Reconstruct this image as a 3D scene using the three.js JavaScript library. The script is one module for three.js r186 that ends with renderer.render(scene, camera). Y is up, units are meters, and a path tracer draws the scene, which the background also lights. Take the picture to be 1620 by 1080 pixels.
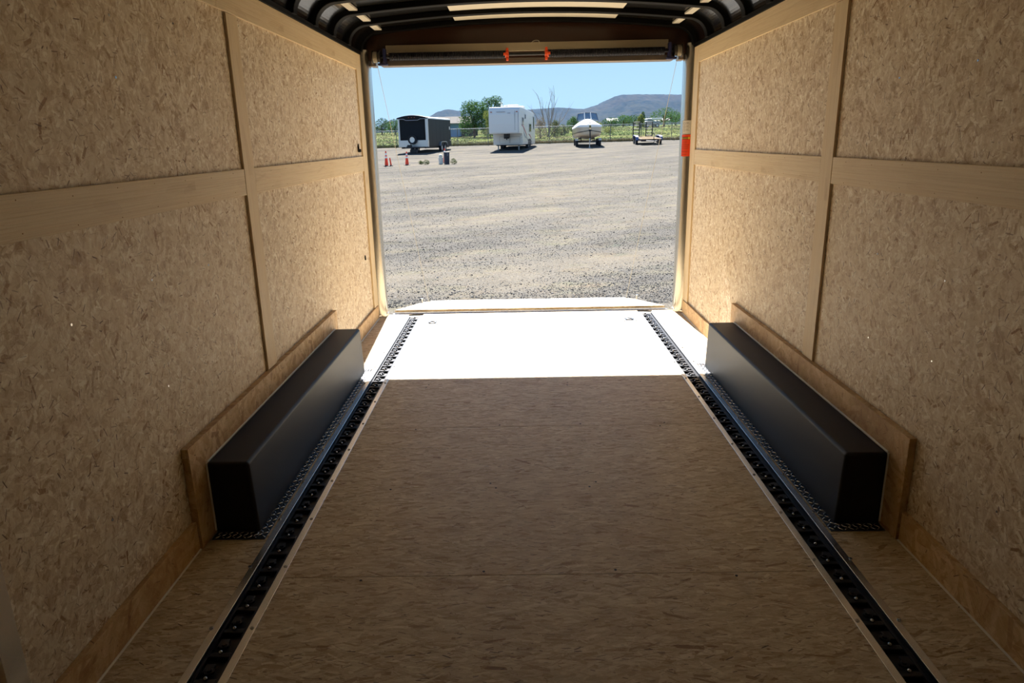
import * as THREE from 'three';
import { mergeGeometries } from 'three/addons/utils/BufferGeometryUtils.js';
import { RoundedBoxGeometry } from 'three/addons/geometries/RoundedBoxGeometry.js';
import { ImprovedNoise } from 'three/addons/math/ImprovedNoise.js';

// ---------------------------------------------------------------- camera, sky, sun, exposure
const scene = new THREE.Scene();
const renderer = new THREE.WebGLRenderer({ antialias: true });
renderer.toneMapping = THREE.LinearToneMapping;
renderer.toneMappingExposure = 1.09;
renderer.shadowMap.enabled = true;
const R = Math.PI / 180;
const camera = new THREE.PerspectiveCamera(2 * Math.atan(540 / 1108.28) / R, 1.5, 0.05, 9000);
camera.rotation.order = 'YXZ';
camera.rotation.set(-16.036 * R, 0.754 * R, -1.193 * R);
camera.position.set(-0.079, 1.3495, 5.487);
scene.add(camera);

const sunDir = new THREE.Vector3(-0.062, 1.122, -1).normalize();      // towards the sun
const sun = new THREE.DirectionalLight(new THREE.Color().setRGB(1, 0.97, 0.92), 22);
sun.position.copy(sunDir).multiplyScalar(60).add(new THREE.Vector3(0, 0, -25));
sun.target.position.set(0, 0, -25);
sun.castShadow = true;
Object.assign(sun.shadow.camera, { left: -45, right: 45, top: 60, bottom: -60, near: 1, far: 160 });
sun.shadow.mapSize.set(4096, 4096);
scene.add(sun, sun.target);

{ // clear desert sky: pale blue at the horizon, deeper blue above, the same all round
  const w = 64, h = 256, data = new Float32Array(w * h * 4);
  const stops = [[0, 0.60, 0.84, 1.0], [4, 0.52, 0.79, 0.99], [10, 0.37, 0.66, 0.97], [25, 0.24, 0.48, 0.88], [50, 0.15, 0.33, 0.74], [90, 0.11, 0.26, 0.64]];
  for (let j = 0; j < h; j++) {
    const el = Math.max(0, ((j + 0.5) / h) * 180 - 90);
    let k = 0; while (k < stops.length - 2 && el > stops[k + 1][0]) k++;
    const a = stops[k], b = stops[k + 1], t = (el - a[0]) / (b[0] - a[0]);
    for (let i = 0; i < w; i++) { const o = (j * w + i) * 4; for (let c = 0; c < 3; c++) data[o + c] = 0.92 * (a[c + 1] + (b[c + 1] - a[c + 1]) * t); data[o + 3] = 1; }
  }
  const t = new THREE.DataTexture(data, w, h, THREE.RGBAFormat, THREE.FloatType);
  t.mapping = THREE.EquirectangularReflectionMapping; t.magFilter = t.minFilter = THREE.LinearFilter; t.needsUpdate = true;
  scene.background = t; scene.environment = t;
}
scene.fog = new THREE.FogExp2(new THREE.Color().setRGB(0.20, 0.46, 1.0), 6.0e-5);   // dry summer air: only the hills are far enough to show it

// ---------------------------------------------------------------- helpers
let seed = 7;
const rnd = () => { seed |= 0; seed = seed + 0x6D2B79F5 | 0; let t = Math.imul(seed ^ seed >>> 15, 1 | seed); t = t + Math.imul(t ^ t >>> 7, 61 | t) ^ t; return ((t ^ t >>> 14) >>> 0) / 4294967296; };
const rr = (a, b) => a + (b - a) * rnd();
const gauss = () => (rnd() + rnd() + rnd() + rnd() - 2) * 1.0;
const perlin = new ImprovedNoise();
const N = (x, y, z = 0.37) => perlin.noise(x, y, z);
const lerp = (a, b, t) => a + (b - a) * t, clamp = (x, a, b) => Math.min(b, Math.max(a, x)), sstep = (a, b, x) => { const t = clamp((x - a) / (b - a), 0, 1); return t * t * (3 - 2 * t); };
const used = {};
const numbered = (n) => { const k = used[n] = (used[n] ?? -1) + 1; return k ? n + '_' + String(k).padStart(3, '0') : n; };
const shadowed = (o) => { o.castShadow = o.receiveShadow = true; return o; };
function mesh(name, geo, mat, parent) { const m = shadowed(new THREE.Mesh(Array.isArray(geo) ? merge(geo) : geo, mat)); m.name = parent ? name : numbered(name); (parent ?? scene).add(m); return m; }
function tag(o, label, category, group) { o.userData.label = label; o.userData.category = category; if (group) o.userData.group = group; return o; }
function thing(name, label, category, pos = [0, 0, 0], turn = 0, group) { const o = new THREE.Group(); o.name = numbered(name); o.position.set(...pos); o.rotation.y = turn; scene.add(o); return tag(o, label, category, group); }
function struct(name, label) { const o = new THREE.Group(); o.name = name; o.userData.kind = 'structure'; if (label) o.userData.label = label; scene.add(o); return o; }
const clean = (g) => { g = g.index ? g.toNonIndexed() : g; for (const k of Object.keys(g.attributes)) if (!['position', 'normal', 'uv'].includes(k)) g.deleteAttribute(k); g.morphAttributes = {}; return g; };
const merge = (list) => mergeGeometries(list.map(clean));
// uv in metres by the face's main axis, shifted by (ou, ov); rot swaps the axes
function muv(g, ou = 0, ov = 0, rot = false) {
  g = clean(g); const p = g.attributes.position, n = g.attributes.normal, uv = new Float32Array(p.count * 2);
  for (let i = 0; i < p.count; i += 3) {
    const ax = Math.abs(n.getX(i)), ay = Math.abs(n.getY(i)), az = Math.abs(n.getZ(i));
    for (let k = i; k < i + 3; k++) {
      let u, v;
      if (ay >= ax && ay >= az) { u = p.getX(k); v = p.getZ(k); } else if (ax >= az) { u = p.getZ(k); v = p.getY(k); } else { u = p.getX(k); v = p.getY(k); }
      if (rot) [u, v] = [v, u];
      uv[k * 2] = u + ou; uv[k * 2 + 1] = v + ov;
    }
  }
  g.setAttribute('uv', new THREE.BufferAttribute(uv, 2)); return g;
}
function xf(g, x = 0, y = 0, z = 0, rx = 0, ry = 0, rz = 0) { if (rx || ry || rz) g.applyMatrix4(new THREE.Matrix4().makeRotationFromEuler(new THREE.Euler(rx, ry, rz))); g.translate(x, y, z); return g; }
const box = (w, h, d, x = 0, y = 0, z = 0, rx, ry, rz) => xf(new THREE.BoxGeometry(w, h, d), x, y, z, rx, ry, rz);
const span = (x0, x1, y0, y1, z0, z1) => box(x1 - x0, y1 - y0, z1 - z0, (x0 + x1) / 2, (y0 + y1) / 2, (z0 + z1) / 2);
const rbox = (w, h, d, r, x = 0, y = 0, z = 0, seg = 2) => xf(new RoundedBoxGeometry(w, h, d, seg, r), x, y, z);
const rspan = (x0, x1, y0, y1, z0, z1, r = 0.002, seg = 1) => rbox(x1 - x0, y1 - y0, z1 - z0, r, (x0 + x1) / 2, (y0 + y1) / 2, (z0 + z1) / 2, seg);
const cyl = (r0, r1, h, s, x = 0, y = 0, z = 0, rx, ry, rz) => xf(new THREE.CylinderGeometry(r0, r1, h, s), x, y, z, rx, ry, rz);
const bar = (a, b, r, s = 6) => { const A = new THREE.Vector3(...a), B = new THREE.Vector3(...b), d = B.clone().sub(A), g = new THREE.CylinderGeometry(r, r, d.length(), s); g.applyQuaternion(new THREE.Quaternion().setFromUnitVectors(new THREE.Vector3(0, 1, 0), d.clone().normalize())); g.translate(...A.add(B).multiplyScalar(0.5).toArray()); return g; };
const tube = (pts, r, n = 40, s = 6) => new THREE.TubeGeometry(new THREE.CatmullRomCurve3(pts.map((p) => new THREE.Vector3(...p))), n, r, s);
const poly = (pts) => { const s = new THREE.Shape(); pts.forEach(([x, y], i) => i ? s.lineTo(x, y) : s.moveTo(x, y)); s.closePath(); return s; };
// shape in x,y drawn out along z from z0 to z1
const drawZ = (pts, z0, z1, bevel) => { const g = new THREE.ExtrudeGeometry(Array.isArray(pts) ? poly(pts) : pts, bevel ? { depth: z1 - z0 - 2 * bevel, bevelEnabled: true, bevelSize: bevel, bevelOffset: -bevel, bevelThickness: bevel, bevelSegments: 2 } : { depth: z1 - z0, bevelEnabled: false }); g.translate(0, 0, z0 + (bevel || 0)); return g; };
// shape given as [z, y] drawn out along x
const drawX = (pts, x0, x1, bevel) => { const g = drawZ(pts.map(([z, y]) => [-z, y]), x0, x1, bevel); g.rotateY(Math.PI / 2); return g; };
// plan given as [x, z] drawn up along y
const drawY = (pts, y0, y1, bevel) => { const g = drawZ(pts.map(([x, z]) => [x, -z]), y0, y1, bevel); g.rotateX(-Math.PI / 2); return g; };

// ---------------------------------------------------------------- textures
function canvasTex(w, h, draw, srgb = true) { const c = document.createElement('canvas'); c.width = w; c.height = h; draw(c.getContext('2d'), w, h); const t = new THREE.CanvasTexture(c); t.wrapS = t.wrapT = THREE.RepeatWrapping; t.magFilter = THREE.LinearFilter; if (srgb) t.colorSpace = THREE.SRGBColorSpace; return t; }
const css = (c, a = 1) => `rgba(${c.map((x) => Math.round(clamp(x, 0, 255))).join(',')},${a})`;
const mixc = (a, b, t) => a.map((x, i) => lerp(x, b[i], t));
function speckle(ctx, w, h, amp) { const im = ctx.getImageData(0, 0, w, h), d = im.data; for (let i = 0; i < d.length; i += 4) { const k = (rnd() - 0.5) * amp; d[i] += k; d[i + 1] += k; d[i + 2] += k; } ctx.putImageData(im, 0, 0); }
function osbTex(size, metres, o) {
  return canvasTex(size, size, (ctx, w, h) => {
    ctx.fillStyle = css(o.base); ctx.fillRect(0, 0, w, h);
    const px = size / metres;
    const strand = (len, wid, ang, col, a) => {
      const x = rnd() * w, y = rnd() * h, j = () => rr(0.6, 1.1), pts = [[-len * j() / 2, -wid * j() / 2], [rr(-0.2, 0.2) * len, -wid * j() / 2], [len * j() / 2, -wid * j() * 0.35], [len * j() / 2, wid * j() / 2], [rr(-0.2, 0.2) * len, wid * j() / 2], [-len * j() / 2, wid * j() * 0.35]];
      const c = Math.cos(ang), s = Math.sin(ang), m = len;
      ctx.fillStyle = css(col, a);
      for (const ox of [0, x < m ? w : x > w - m ? -w : 0]) for (const oy of [0, y < m ? h : y > h - m ? -h : 0]) {
        ctx.beginPath(); pts.forEach(([u, v], i) => ctx[i ? 'lineTo' : 'moveTo'](x + ox + u * c - v * s, y + oy + u * s + v * c)); ctx.closePath(); ctx.fill();
        if (oy === 0 && ox === 0 && !(y < m || y > h - m) && !(x < m || x > w - m)) return;
      }
    };
    for (let i = 0; i < o.n; i++) {
      const t = rnd(), col = t < 0.5 ? mixc(o.base, o.light, rnd()) : t < 0.9 ? mixc(o.base, o.mid, rnd()) : mixc(o.base, o.brown, rnd());
      strand(rr(...o.len) * px, rr(...o.wid) * px, o.ang + gauss() * o.spread, col, rr(...(o.alpha ?? [0.25, 0.8])));
    }
    for (let i = 0; i < (o.blots ?? 400); i++) { const r = rr(...(o.blotr ?? [0.02, 0.11])) * px, x = rr(r, w - r), y = rr(r, h - r); ctx.fillStyle = css(rnd() < 0.5 ? o.mid : rnd() < 0.5 ? o.brown : o.light, rr(...(o.blota ?? [0.04, 0.16]))); ctx.beginPath(); for (let k = 0; k < 11; k++) { const q = k / 11 * 6.283, f = r * rr(0.5, 1); ctx[k ? 'lineTo' : 'moveTo'](x + Math.cos(q) * f, y + Math.sin(q) * f * (o.ang ? 1 : 0.45)); } ctx.fill(); }
    for (let i = 0; i < (o.curl ?? 0); i++) { const x = rnd() * w, y = rnd() * h, l = rr(0.006, 0.022) * px, q = o.ang + gauss() * o.spread; ctx.strokeStyle = css(rnd() < 0.6 ? o.brown : o.light, rr(0.3, 0.8)); ctx.lineWidth = rr(0.8, 2); ctx.beginPath(); ctx.arc(x, y, l, q, q + rr(0.5, 1.4)); ctx.stroke(); }
    for (let i = 0; i < o.grain; i++) strand(rr(0.01, 0.05) * px, rr(0.0008, 0.002) * px, o.ang + gauss() * o.spread, rnd() < 0.5 ? o.light : o.brown, rr(0.15, 0.5));
    for (let i = 0; i < o.dark; i++) strand(rr(0.006, 0.032) * px, rr(0.001, 0.0035) * px, o.ang + gauss() * o.spread, o.darkc, rr(0.35, 0.9));
    speckle(ctx, w, h, o.noise ?? 14);
  });
}
const TILE = 2.44;
const wallOsb = osbTex(2048, TILE, { base: [222, 204, 175], light: [252, 243, 224], mid: [194, 167, 130], brown: [148, 109, 70], darkc: [82, 55, 36], n: 40000, len: [0.010, 0.050], wid: [0.004, 0.015], ang: 0.9, spread: 2.2, grain: 30000, dark: 2600, alpha: [0.4, 1], curl: 3600, blots: 5200, blotr: [0.006, 0.028], blota: [0.10, 0.32] });
const floorOsb = osbTex(2048, TILE, { base: [206, 186, 152], light: [232, 218, 190], mid: [178, 150, 110], brown: [138, 104, 66], darkc: [74, 52, 34], n: 30000, len: [0.016, 0.09], wid: [0.005, 0.018], ang: 0, spread: 0.5, grain: 46000, dark: 3600, alpha: [0.3, 0.9], curl: 2200, blots: 700 });
const baseOsb = osbTex(1024, 1.22, { base: [204, 170, 120], light: [226, 198, 152], mid: [184, 142, 92], brown: [148, 104, 60], darkc: [90, 58, 32], n: 3600, len: [0.04, 0.14], wid: [0.012, 0.035], ang: 0.6, spread: 1.6, grain: 6000, dark: 260 });
const plyTex = canvasTex(1024, 1024, (ctx, w, h) => {
  ctx.fillStyle = css([224, 204, 168]); ctx.fillRect(0, 0, w, h);
  for (let i = 0; i < 5200; i++) { ctx.fillStyle = css(rnd() < 0.5 ? [222, 196, 152] : [186, 154, 108], rr(0.05, 0.2)); const y = rnd() * h, l = rr(60, 500), x = rnd() * w; ctx.fillRect(x, y, l, rr(0.6, 2.5)); if (x + l > w) ctx.fillRect(x - w, y, l, 2); }
  for (let i = 0; i < 26; i++) { ctx.fillStyle = css([168, 132, 88], rr(0.04, 0.14)); ctx.beginPath(); ctx.ellipse(rnd() * w, rnd() * h, rr(30, 160), rr(4, 22), rr(-0.25, 0.25), 0, 7); ctx.fill(); }
  speckle(ctx, w, h, 9);
});
const gravelTex = canvasTex(2048, 2048, (ctx, w, h) => {
  ctx.fillStyle = css([141, 134, 122]); ctx.fillRect(0, 0, w, h);
  const wrap = (x, y, r, f) => { for (const ox of [0, x < r ? w : x > w - r ? -w : 0]) for (const oy of [0, y < r ? h : y > h - r ? -h : 0]) f(x + ox, y + oy); };
  for (let i = 0; i < 260; i++) { const r = rr(30, 150), c = rnd() < 0.5 ? [160, 145, 120] : [118, 114, 110]; wrap(rnd() * w, rnd() * h, r, (x, y) => { ctx.fillStyle = css(c, 0.07); ctx.beginPath(); ctx.ellipse(x, y, r, r * rr(0.3, 0.8), 0.3, 0, 7); ctx.fill(); }); }
  for (let i = 0; i < 52000; i++) { const r = rr(1.2, 4.6), v = rr(0.5, 1.35), c = rnd() < 0.6 ? [138 * v, 132 * v, 124 * v] : [150 * v, 134 * v, 112 * v]; const x = rnd() * w, y = rnd() * h; ctx.fillStyle = css(c, 0.75); ctx.beginPath(); ctx.ellipse(x, y, r, r * rr(0.55, 1), rnd() * 3, 0, 7); ctx.fill(); }
  speckle(ctx, w, h, 26);
});
const rep = (t, m) => { const c = t.clone(); c.repeat.set(1 / m, 1 / m); c.needsUpdate = true; return c; };

// ---------------------------------------------------------------- materials
const std = (hex, rough = 0.6, metal = 0, more = {}) => new THREE.MeshStandardMaterial({ color: hex, roughness: rough, metalness: metal, ...more });
const wt = rep(wallOsb, TILE), ft = rep(floorOsb, TILE), bt = rep(baseOsb, 1.22), pt = rep(plyTex, 1.0), gt = rep(gravelTex, 5.5);
const M = {
  wall: std('#ffffff', 0.62, 0, { map: wt, bumpMap: wt, bumpScale: 0.0008 }),
  floor: std('#ffffff', 0.55, 0, { map: ft, bumpMap: ft, bumpScale: 0.0006 }),
  board: std('#ffffff', 0.6, 0, { map: bt, bumpMap: bt, bumpScale: 0.0008 }),
  ply: std('#ffffff', 0.6, 0, { map: pt }),
  endGrain: std('#9a6a3c', 0.8),
  boxBlack: new THREE.MeshPhysicalMaterial({ color: '#111112', roughness: 0.46, specularIntensity: 0.5, bumpScale: 0.0004 }),
  alu: std('#e2e4e6', 0.27, 1),
  aluBright: std('#c9c6bf', 0.26, 1),
  tread: std('#5a5d64', 0.38, 1),
  track: std('#2b2c30', 0.42, 0.6),
  trackBar: std('#35363c', 0.35, 0.7),
  steel: std('#b9bcc2', 0.25, 1),
  roofBlack: std('#12110f', 0.22, 0),
  bow: new THREE.MeshPhysicalMaterial({ color: '#050505', roughness: 0.6, specularIntensity: 0.25 }),
  cove: std('#8e8f90', 0.16, 1),
  cream: std('#cdc8ba', 0.7), headerBoard: std('#a89d86', 0.6), drum: std('#45413d', 0.45, 0.7),
  header: std('#3a241a', 0.35),
  lip: std('#8a8078', 0.35, 0.8),
  spring: std('#23252e', 0.38, 0.5),
  orange: std('#e2501a', 0.5),
  navy: std('#1c2350', 0.5),
  rubber: std('#131313', 0.85),
  caulk: std('#e6dfd0', 0.6),
  shell: std('#1a1a1c', 0.4),
  whitePaint: std('#eceae4', 0.3),
  wire: std('#b0a894', 0.5, 0.3),
};
M.boxBlack.bumpMap = canvasTex(256, 256, (c, w, h) => { c.fillStyle = '#808080'; c.fillRect(0, 0, w, h); speckle(c, w, h, 200); }, false); M.boxBlack.bumpMap.repeat.set(4, 4);

// ---------------------------------------------------------------- the trailer's shell
const FRONT = 6.6, TOP = 2.0;
const screwG = () => cyl(0.0032, 0.004, 0.002, 8);
for (const s of [-1, 1]) {
  const side = s < 0 ? 'left' : 'right';
  const wall = struct('wall_' + side, 'inside wall of tan strand board sheets with plywood cover strips');
  const X = (a, b) => s > 0 ? [a, b] : [-b, -a];
  const part = (name, a, b, y0, y1, z0, z1, m, rot = false) => mesh(name, muv(rspan(...X(a, b), y0, y1, z0, z1, 0.0015), rr(0, 9), rr(0, 9), rot), m, wall);
  mesh('outer_skin', s < 0 ? [span(-1.30, -1.236, -0.1, 2.36, -0.02, 4.18), span(-1.30, -1.236, -0.1, 2.36, 5.06, FRONT + 0.06), span(-1.30, -1.236, 1.9, 2.36, 4.18, 5.06)] : span(1.236, 1.30, -0.1, 2.36, -0.02, FRONT + 0.06), M.shell, wall);
  const bays = s < 0 ? [[0.1, 2.447], [2.449, 4.17], [5.07, FRONT]] : [[0.1, 2.447], [2.449, 4.887], [4.889, FRONT]];
  for (const [z0, z1] of bays) { part('strand_board_sheet', 1.224, 1.236, 0.0, 1.199, z0, z1, M.wall); part('strand_board_sheet', 1.224, 1.236, 1.201, TOP, z0, z1, M.wall); }
  const strips = s < 0 ? [[2.392, 2.506]] : [[2.392, 2.506], [4.832, 4.946]];
  for (const [z0, z1] of strips) part('upright_cover_strip', 1.213, 1.2238, 0.378, 1.853, z0, z1, M.ply, true);
  const runs = s < 0 ? [[0.172, 2.390], [2.508, 4.165], [5.075, FRONT]] : [[0.172, 2.390], [2.508, 4.830], [4.948, FRONT]];
  for (const [z0, z1] of runs) part('belt_board', 1.214, 1.2238, 1.15, 1.256, z0, z1, M.ply);
  const tops = s < 0 ? [[0.172, 2.586], [2.588, 5.0], [5.002, FRONT]] : [[0.172, 2.9], [2.902, FRONT]];
  for (const [z0, z1] of tops) part('top_board', 1.213, 1.2238, 1.855, 1.966, z0, z1, M.ply);
  part('end_trim', 1.213, 1.236, 0.0, 1.966, 0.03, 0.170, M.ply, true);
  mesh('top_rail', span(...X(1.205, 1.236), 1.967, 1.99, 0.0, FRONT), M.bow, wall);
  // screws along the hidden studs and small nails in the boards
  const sc = screwG(); sc.rotateZ(Math.PI / 2);
  for (let z = 2.95; z < 4.1; z += 0.405) for (const y of [0.34, 0.62, 0.93, 1.52, 1.74]) if (rnd() < 0.7) { const m = mesh('screw', sc, M.steel, wall); m.position.set(s * 1.2235, y + rr(-0.03, 0.03), z + rr(-0.01, 0.01)); }
  for (const [z0, z1] of runs.slice(0, 2)) for (let z = z0 + 0.12; z < z1; z += 0.21) for (const y of [1.165, 1.24]) { const m = mesh('nail', sc, M.endGrain, wall); m.scale.setScalar(0.45); m.position.set(s * 1.2135, y + rr(-0.006, 0.006), z); }
  const bb = struct('baseboard_' + side, 'strand board kick boards along the bottom of the wall');
  const kick = (name, a, y1, z0, z1) => mesh(name, muv(rspan(...X(a, 1.2238), 0.0005, y1, z0, z1, 0.0015), rr(0, 9), rr(0, 9)), M.board, bb);
  kick('kick_board', 1.207, 0.108, 0.06, 1.337);
  kick('kick_board', 1.207, 0.108, 3.348, s < 0 ? 4.16 : FRONT);
  kick('backing_board', 1.1985, 0.376, 1.34, 3.345);
  mesh('caulk_bead', [cyl(0.004, 0.004, 1.27, 6, s * 1.206, 0.0015, 0.7, Math.PI / 2), cyl(0.004, 0.004, 0.8, 6, s * 1.206, 0.0015, 3.75, Math.PI / 2)], M.caulk, bb);
}
{ // floor: sheets between, inside and outside the two tracks
  const floor = struct('floor', 'strand board floor sheets laid across the trailer');
  mesh('under_floor', span(-1.236, 1.236, -0.09, -0.03, -0.06, FRONT), M.shell, floor);
  const seams = [-0.06, 1.08, 2.30, 3.52, 4.74, FRONT];
  for (let i = 0; i < seams.length - 1; i++) { const ou = rr(0, 9), ov = rr(0, 9); for (const [a, b] of [[-1.236, -0.986], [-0.868, 0.868], [0.986, 1.236]]) mesh('floor_sheet', muv(rspan(a, b, -0.03, 0, seams[i] + 0.0008, seams[i + 1] - 0.0008, 0.0012), ou, ov), M.floor, floor); }
  const sc = cyl(0.0045, 0.0045, 0.001, 8);
  for (let z = 0.47; z < 4.2; z += 0.61) for (let x = -0.61; x < 0.8; x += 0.405) for (const d of [-0.02, 0.02]) if (rnd() < 0.6) { const m = mesh('screw', sc, M.track, floor); m.position.set(x + rr(-0.02, 0.02), 0.0004, z + d); }
}
// roof section
const roofY = (x) => 2.192 - 0.05 * x * x;
const section = (inset) => { // inner outline from right wall over to left wall, pushed in by inset
  const out = [];
  for (let i = 0; i <= 10; i++) { const a = i / 10 * Math.PI / 2; out.push([1.06 + (0.165 - inset) * Math.cos(a), 1.985 + (roofY(1.06) - 1.985 - inset) * Math.sin(a)]); }
  for (let i = 1; i < 24; i++) { const x = 1.06 - 2.12 * i / 24; out.push([x, roofY(x) - inset]); }
  for (let i = 10; i >= 0; i--) { const a = i / 10 * Math.PI / 2; out.push([-1.06 - (0.165 - inset) * Math.cos(a), 1.985 + (roofY(1.06) - 1.985 - inset) * Math.sin(a)]); }
  return out;
};
const smooth = (g) => g;
const bows = []; for (let z = 0.42; z < FRONT - 0.1; z += 0.402) bows.push(z);
{
  const ceil = struct('ceiling', 'arched black trailer roof with roof bows and bright metal coves');
  const inner = section(0);
  mesh('roof_skin', drawZ([[1.30, 1.99], [1.30, 2.36], [-1.30, 2.36], [-1.30, 1.99], ...inner.slice().reverse()], -0.13, FRONT + 0.06), M.roofBlack, ceil);
  const bowShape = [...section(0.0005), ...section(0.034).reverse()];
  const bowG = drawZ(bowShape, -0.033, 0.033, 0.004);
  for (const z of [0.035, ...bows]) { const b = mesh('roof_bow', bowG, M.bow, ceil); b.position.z = z; }
  const zs = [0.035, ...bows];
  const arc = (sx) => { const a = [], b = []; for (let i = 0; i <= 14; i++) { const t = i / 14 * 1.45 + 0.02; a.push([sx * (1.06 + 0.158 * Math.cos(t)), 1.985 + (roofY(1.06) - 1.992) * Math.sin(t)]); b.push([sx * (1.06 + 0.162 * Math.cos(t)), 1.985 + (roofY(1.06) - 1.988) * Math.sin(t)]); } return [...a, ...b.reverse()]; };
  for (let i = 0; i < zs.length - 1; i++) {
    const z0 = zs[i] + 0.034, z1 = zs[i + 1] - 0.034;
    for (const sx of [-1, 1]) {
      mesh('cove_panel', drawZ(arc(sx), z0, z1), M.cove, ceil);
      mesh('edge_batten', span(...(sx > 0 ? [1.035, 1.085] : [-1.085, -1.035]), roofY(1.06) - 0.014, roofY(1.06) - 0.003, z0, z1), M.cream, ceil);
    }
    const pts = []; for (let k = 0; k <= 12; k++) { const x = -0.51 + 1.14 * k / 12; pts.push([x, roofY(x) - 0.006]); } for (let k = 12; k >= 0; k--) { const x = -0.51 + 1.14 * k / 12; pts.push([x, roofY(x) - 0.002]); }
    mesh('ceiling_liner', drawZ(pts, z0, z1), M.cream, ceil);
  }
}
{ // open rear end: posts, header
  const rear = struct('wall_rear', 'rear frame of the trailer around the open doorway');
  for (const s of [-1, 1]) {
    const c = []; for (let i = 0; i <= 12; i++) { const a = i / 12 * Math.PI / 2; c.push([s * (1.222 - 0.066 * Math.sin(a)), 0.03 - 0.055 * (1 - Math.cos(a))]); }
    const pl = [...c, [s * 1.156, -0.075], [s * 1.30, -0.075], [s * 1.30, 0.03]];
    mesh('door_post', drawY(pl, 0.0, 2.0), M.aluBright, rear);
    mesh('post_foot', drawY([[s * 1.223, 0.06], [s * 1.15, -0.03], [s * 1.15, -0.08], [s * 1.236, -0.08], [s * 1.236, 0.06]], 0.0, 0.022, 0.004), M.aluBright, rear);
  }
  const inner = section(0.0).filter(([x]) => Math.abs(x) < 1.2);
  mesh('header_panel', drawZ([...inner, [-1.222, 1.93], [1.222, 1.93]], -0.125, -0.03), M.header, rear);
  mesh('header_lip', [rspan(-1.076, 1.076, 1.888, 1.93, -0.13, -0.03, 0.008, 3), rspan(-1.155, -1.112, 1.888, 1.93, -0.13, -0.03, 0.008, 3), rspan(1.112, 1.155, 1.888, 1.93, -0.13, -0.03, 0.008, 3)], M.lip, rear);
  mesh('mounting_board', muv(rspan(-1.03, 1.03, 1.972, 2.03, -0.0298, -0.012, 0.002), 0.3, 0.7), M.headerBoard, rear);
  const front = struct('wall_front', 'closed front wall of the trailer behind the camera');
  mesh('strand_board_sheet', muv(span(-1.236, 1.236, -0.03, 2.3, FRONT, FRONT + 0.06), 1, 2), M.wall, front);
  const dr = struct('door_1', 'closed side door in an aluminium frame');
  mesh('door_leaf', muv(rspan(-1.29, -1.236, 0.0, 1.88, 4.235, 5.0, 0.003), 3, 1), M.wall, dr);
  mesh('door_frame', [span(-1.30, -1.212, 0, 1.9, 4.172, 4.232), span(-1.30, -1.212, 0, 1.9, 5.003, 5.063), span(-1.30, -1.212, 1.88, 1.9, 4.232, 5.003)], M.alu, dr);
}

// ---------------------------------------------------------------- tie-down tracks let into the floor
for (const s of [-1, 1]) {
  const t = thing('tie_down_track', s < 0 ? 'black slotted tie-down track in aluminium edging beside the ' + 'left wheel box' : 'black slotted tie-down track in aluminium edging beside the right wheel box', 'track', [s * 0.927, 0, 0], 0, 'tie-down tracks in the floor');
  const z0 = 0.0, z1 = 6.4, I = -s; // I: side towards the trailer's middle
  const X = (a, b) => { const p = [a * I, b * I]; return p[0] < p[1] ? p : [p[1], p[0]]; };
  mesh('channel', [span(-0.057, 0.057, -0.0295, -0.024, z0, z1), span(-0.057, -0.052, -0.024, 0, z0, z1), span(0.052, 0.057, -0.024, 0, z0, z1)], M.track, t);
  mesh('edge_strip', rspan(...X(0.040, 0.064), 0.0003, 0.0035, z0, z1, 0.0012), M.alu, t);
  mesh('edge_strip', rspan(...X(-0.066, -0.042), 0.0003, 0.0035, z0, z1, 0.0012), M.alu, t);
  mesh('side_fin', [span(...X(-0.044, -0.041), -0.018, 0.0, z0, z1), span(...X(-0.036, -0.033), -0.022, -0.0095, z0, z1)], M.track, t);
  mesh('slot_rail', [span(-0.050, -0.034, -0.0238, -0.010, z0, z1), span(0.026, 0.050, -0.0238, -0.010, z0, z1)], M.trackBar, t);
  const barG = rbox(0.060, 0.012, 0.018, 0.003, -0.004, -0.016, 0, 1), studG = merge([cyl(0.013, 0.014, 0.006, 10, 0, -0.008, 0), cyl(0.007, 0.008, 0.006, 8, 0, -0.003, 0)]), knobG = merge([xf(new THREE.SphereGeometry(0.0065, 8, 6), 0, -0.005, 0)]), webG = rbox(0.026, 0.010, 0.034, 0.003, 0, -0.0165, 0, 1);
  for (let z = 0.06; z < 4.7; z += 0.1) {
    mesh('cross_bar', barG, M.trackBar, t).position.set(0, 0, z);
    mesh('web', webG, M.trackBar, t).position.set(-0.014 * s * -1, 0, z - 0.05);
    mesh('stud', studG, M.trackBar, t).position.set(-0.004, 0, z - 0.032);
    mesh('rivet', knobG, M.steel, t).position.set(-0.004, -0.002, z - 0.005);
  }
  const sg = merge([cyl(0.0052, 0.0062, 0.0035, 8, 0, 0.005, 0), cyl(0.002, 0.002, 0.001, 5, 0, 0.0072, 0)]);
  for (let z = 0.412; z < 4.6; z += 0.305) for (const x of [0.053, -0.066]) mesh('screw', sg, M.steel, t).position.set(x * I, 0, z);
}
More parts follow.
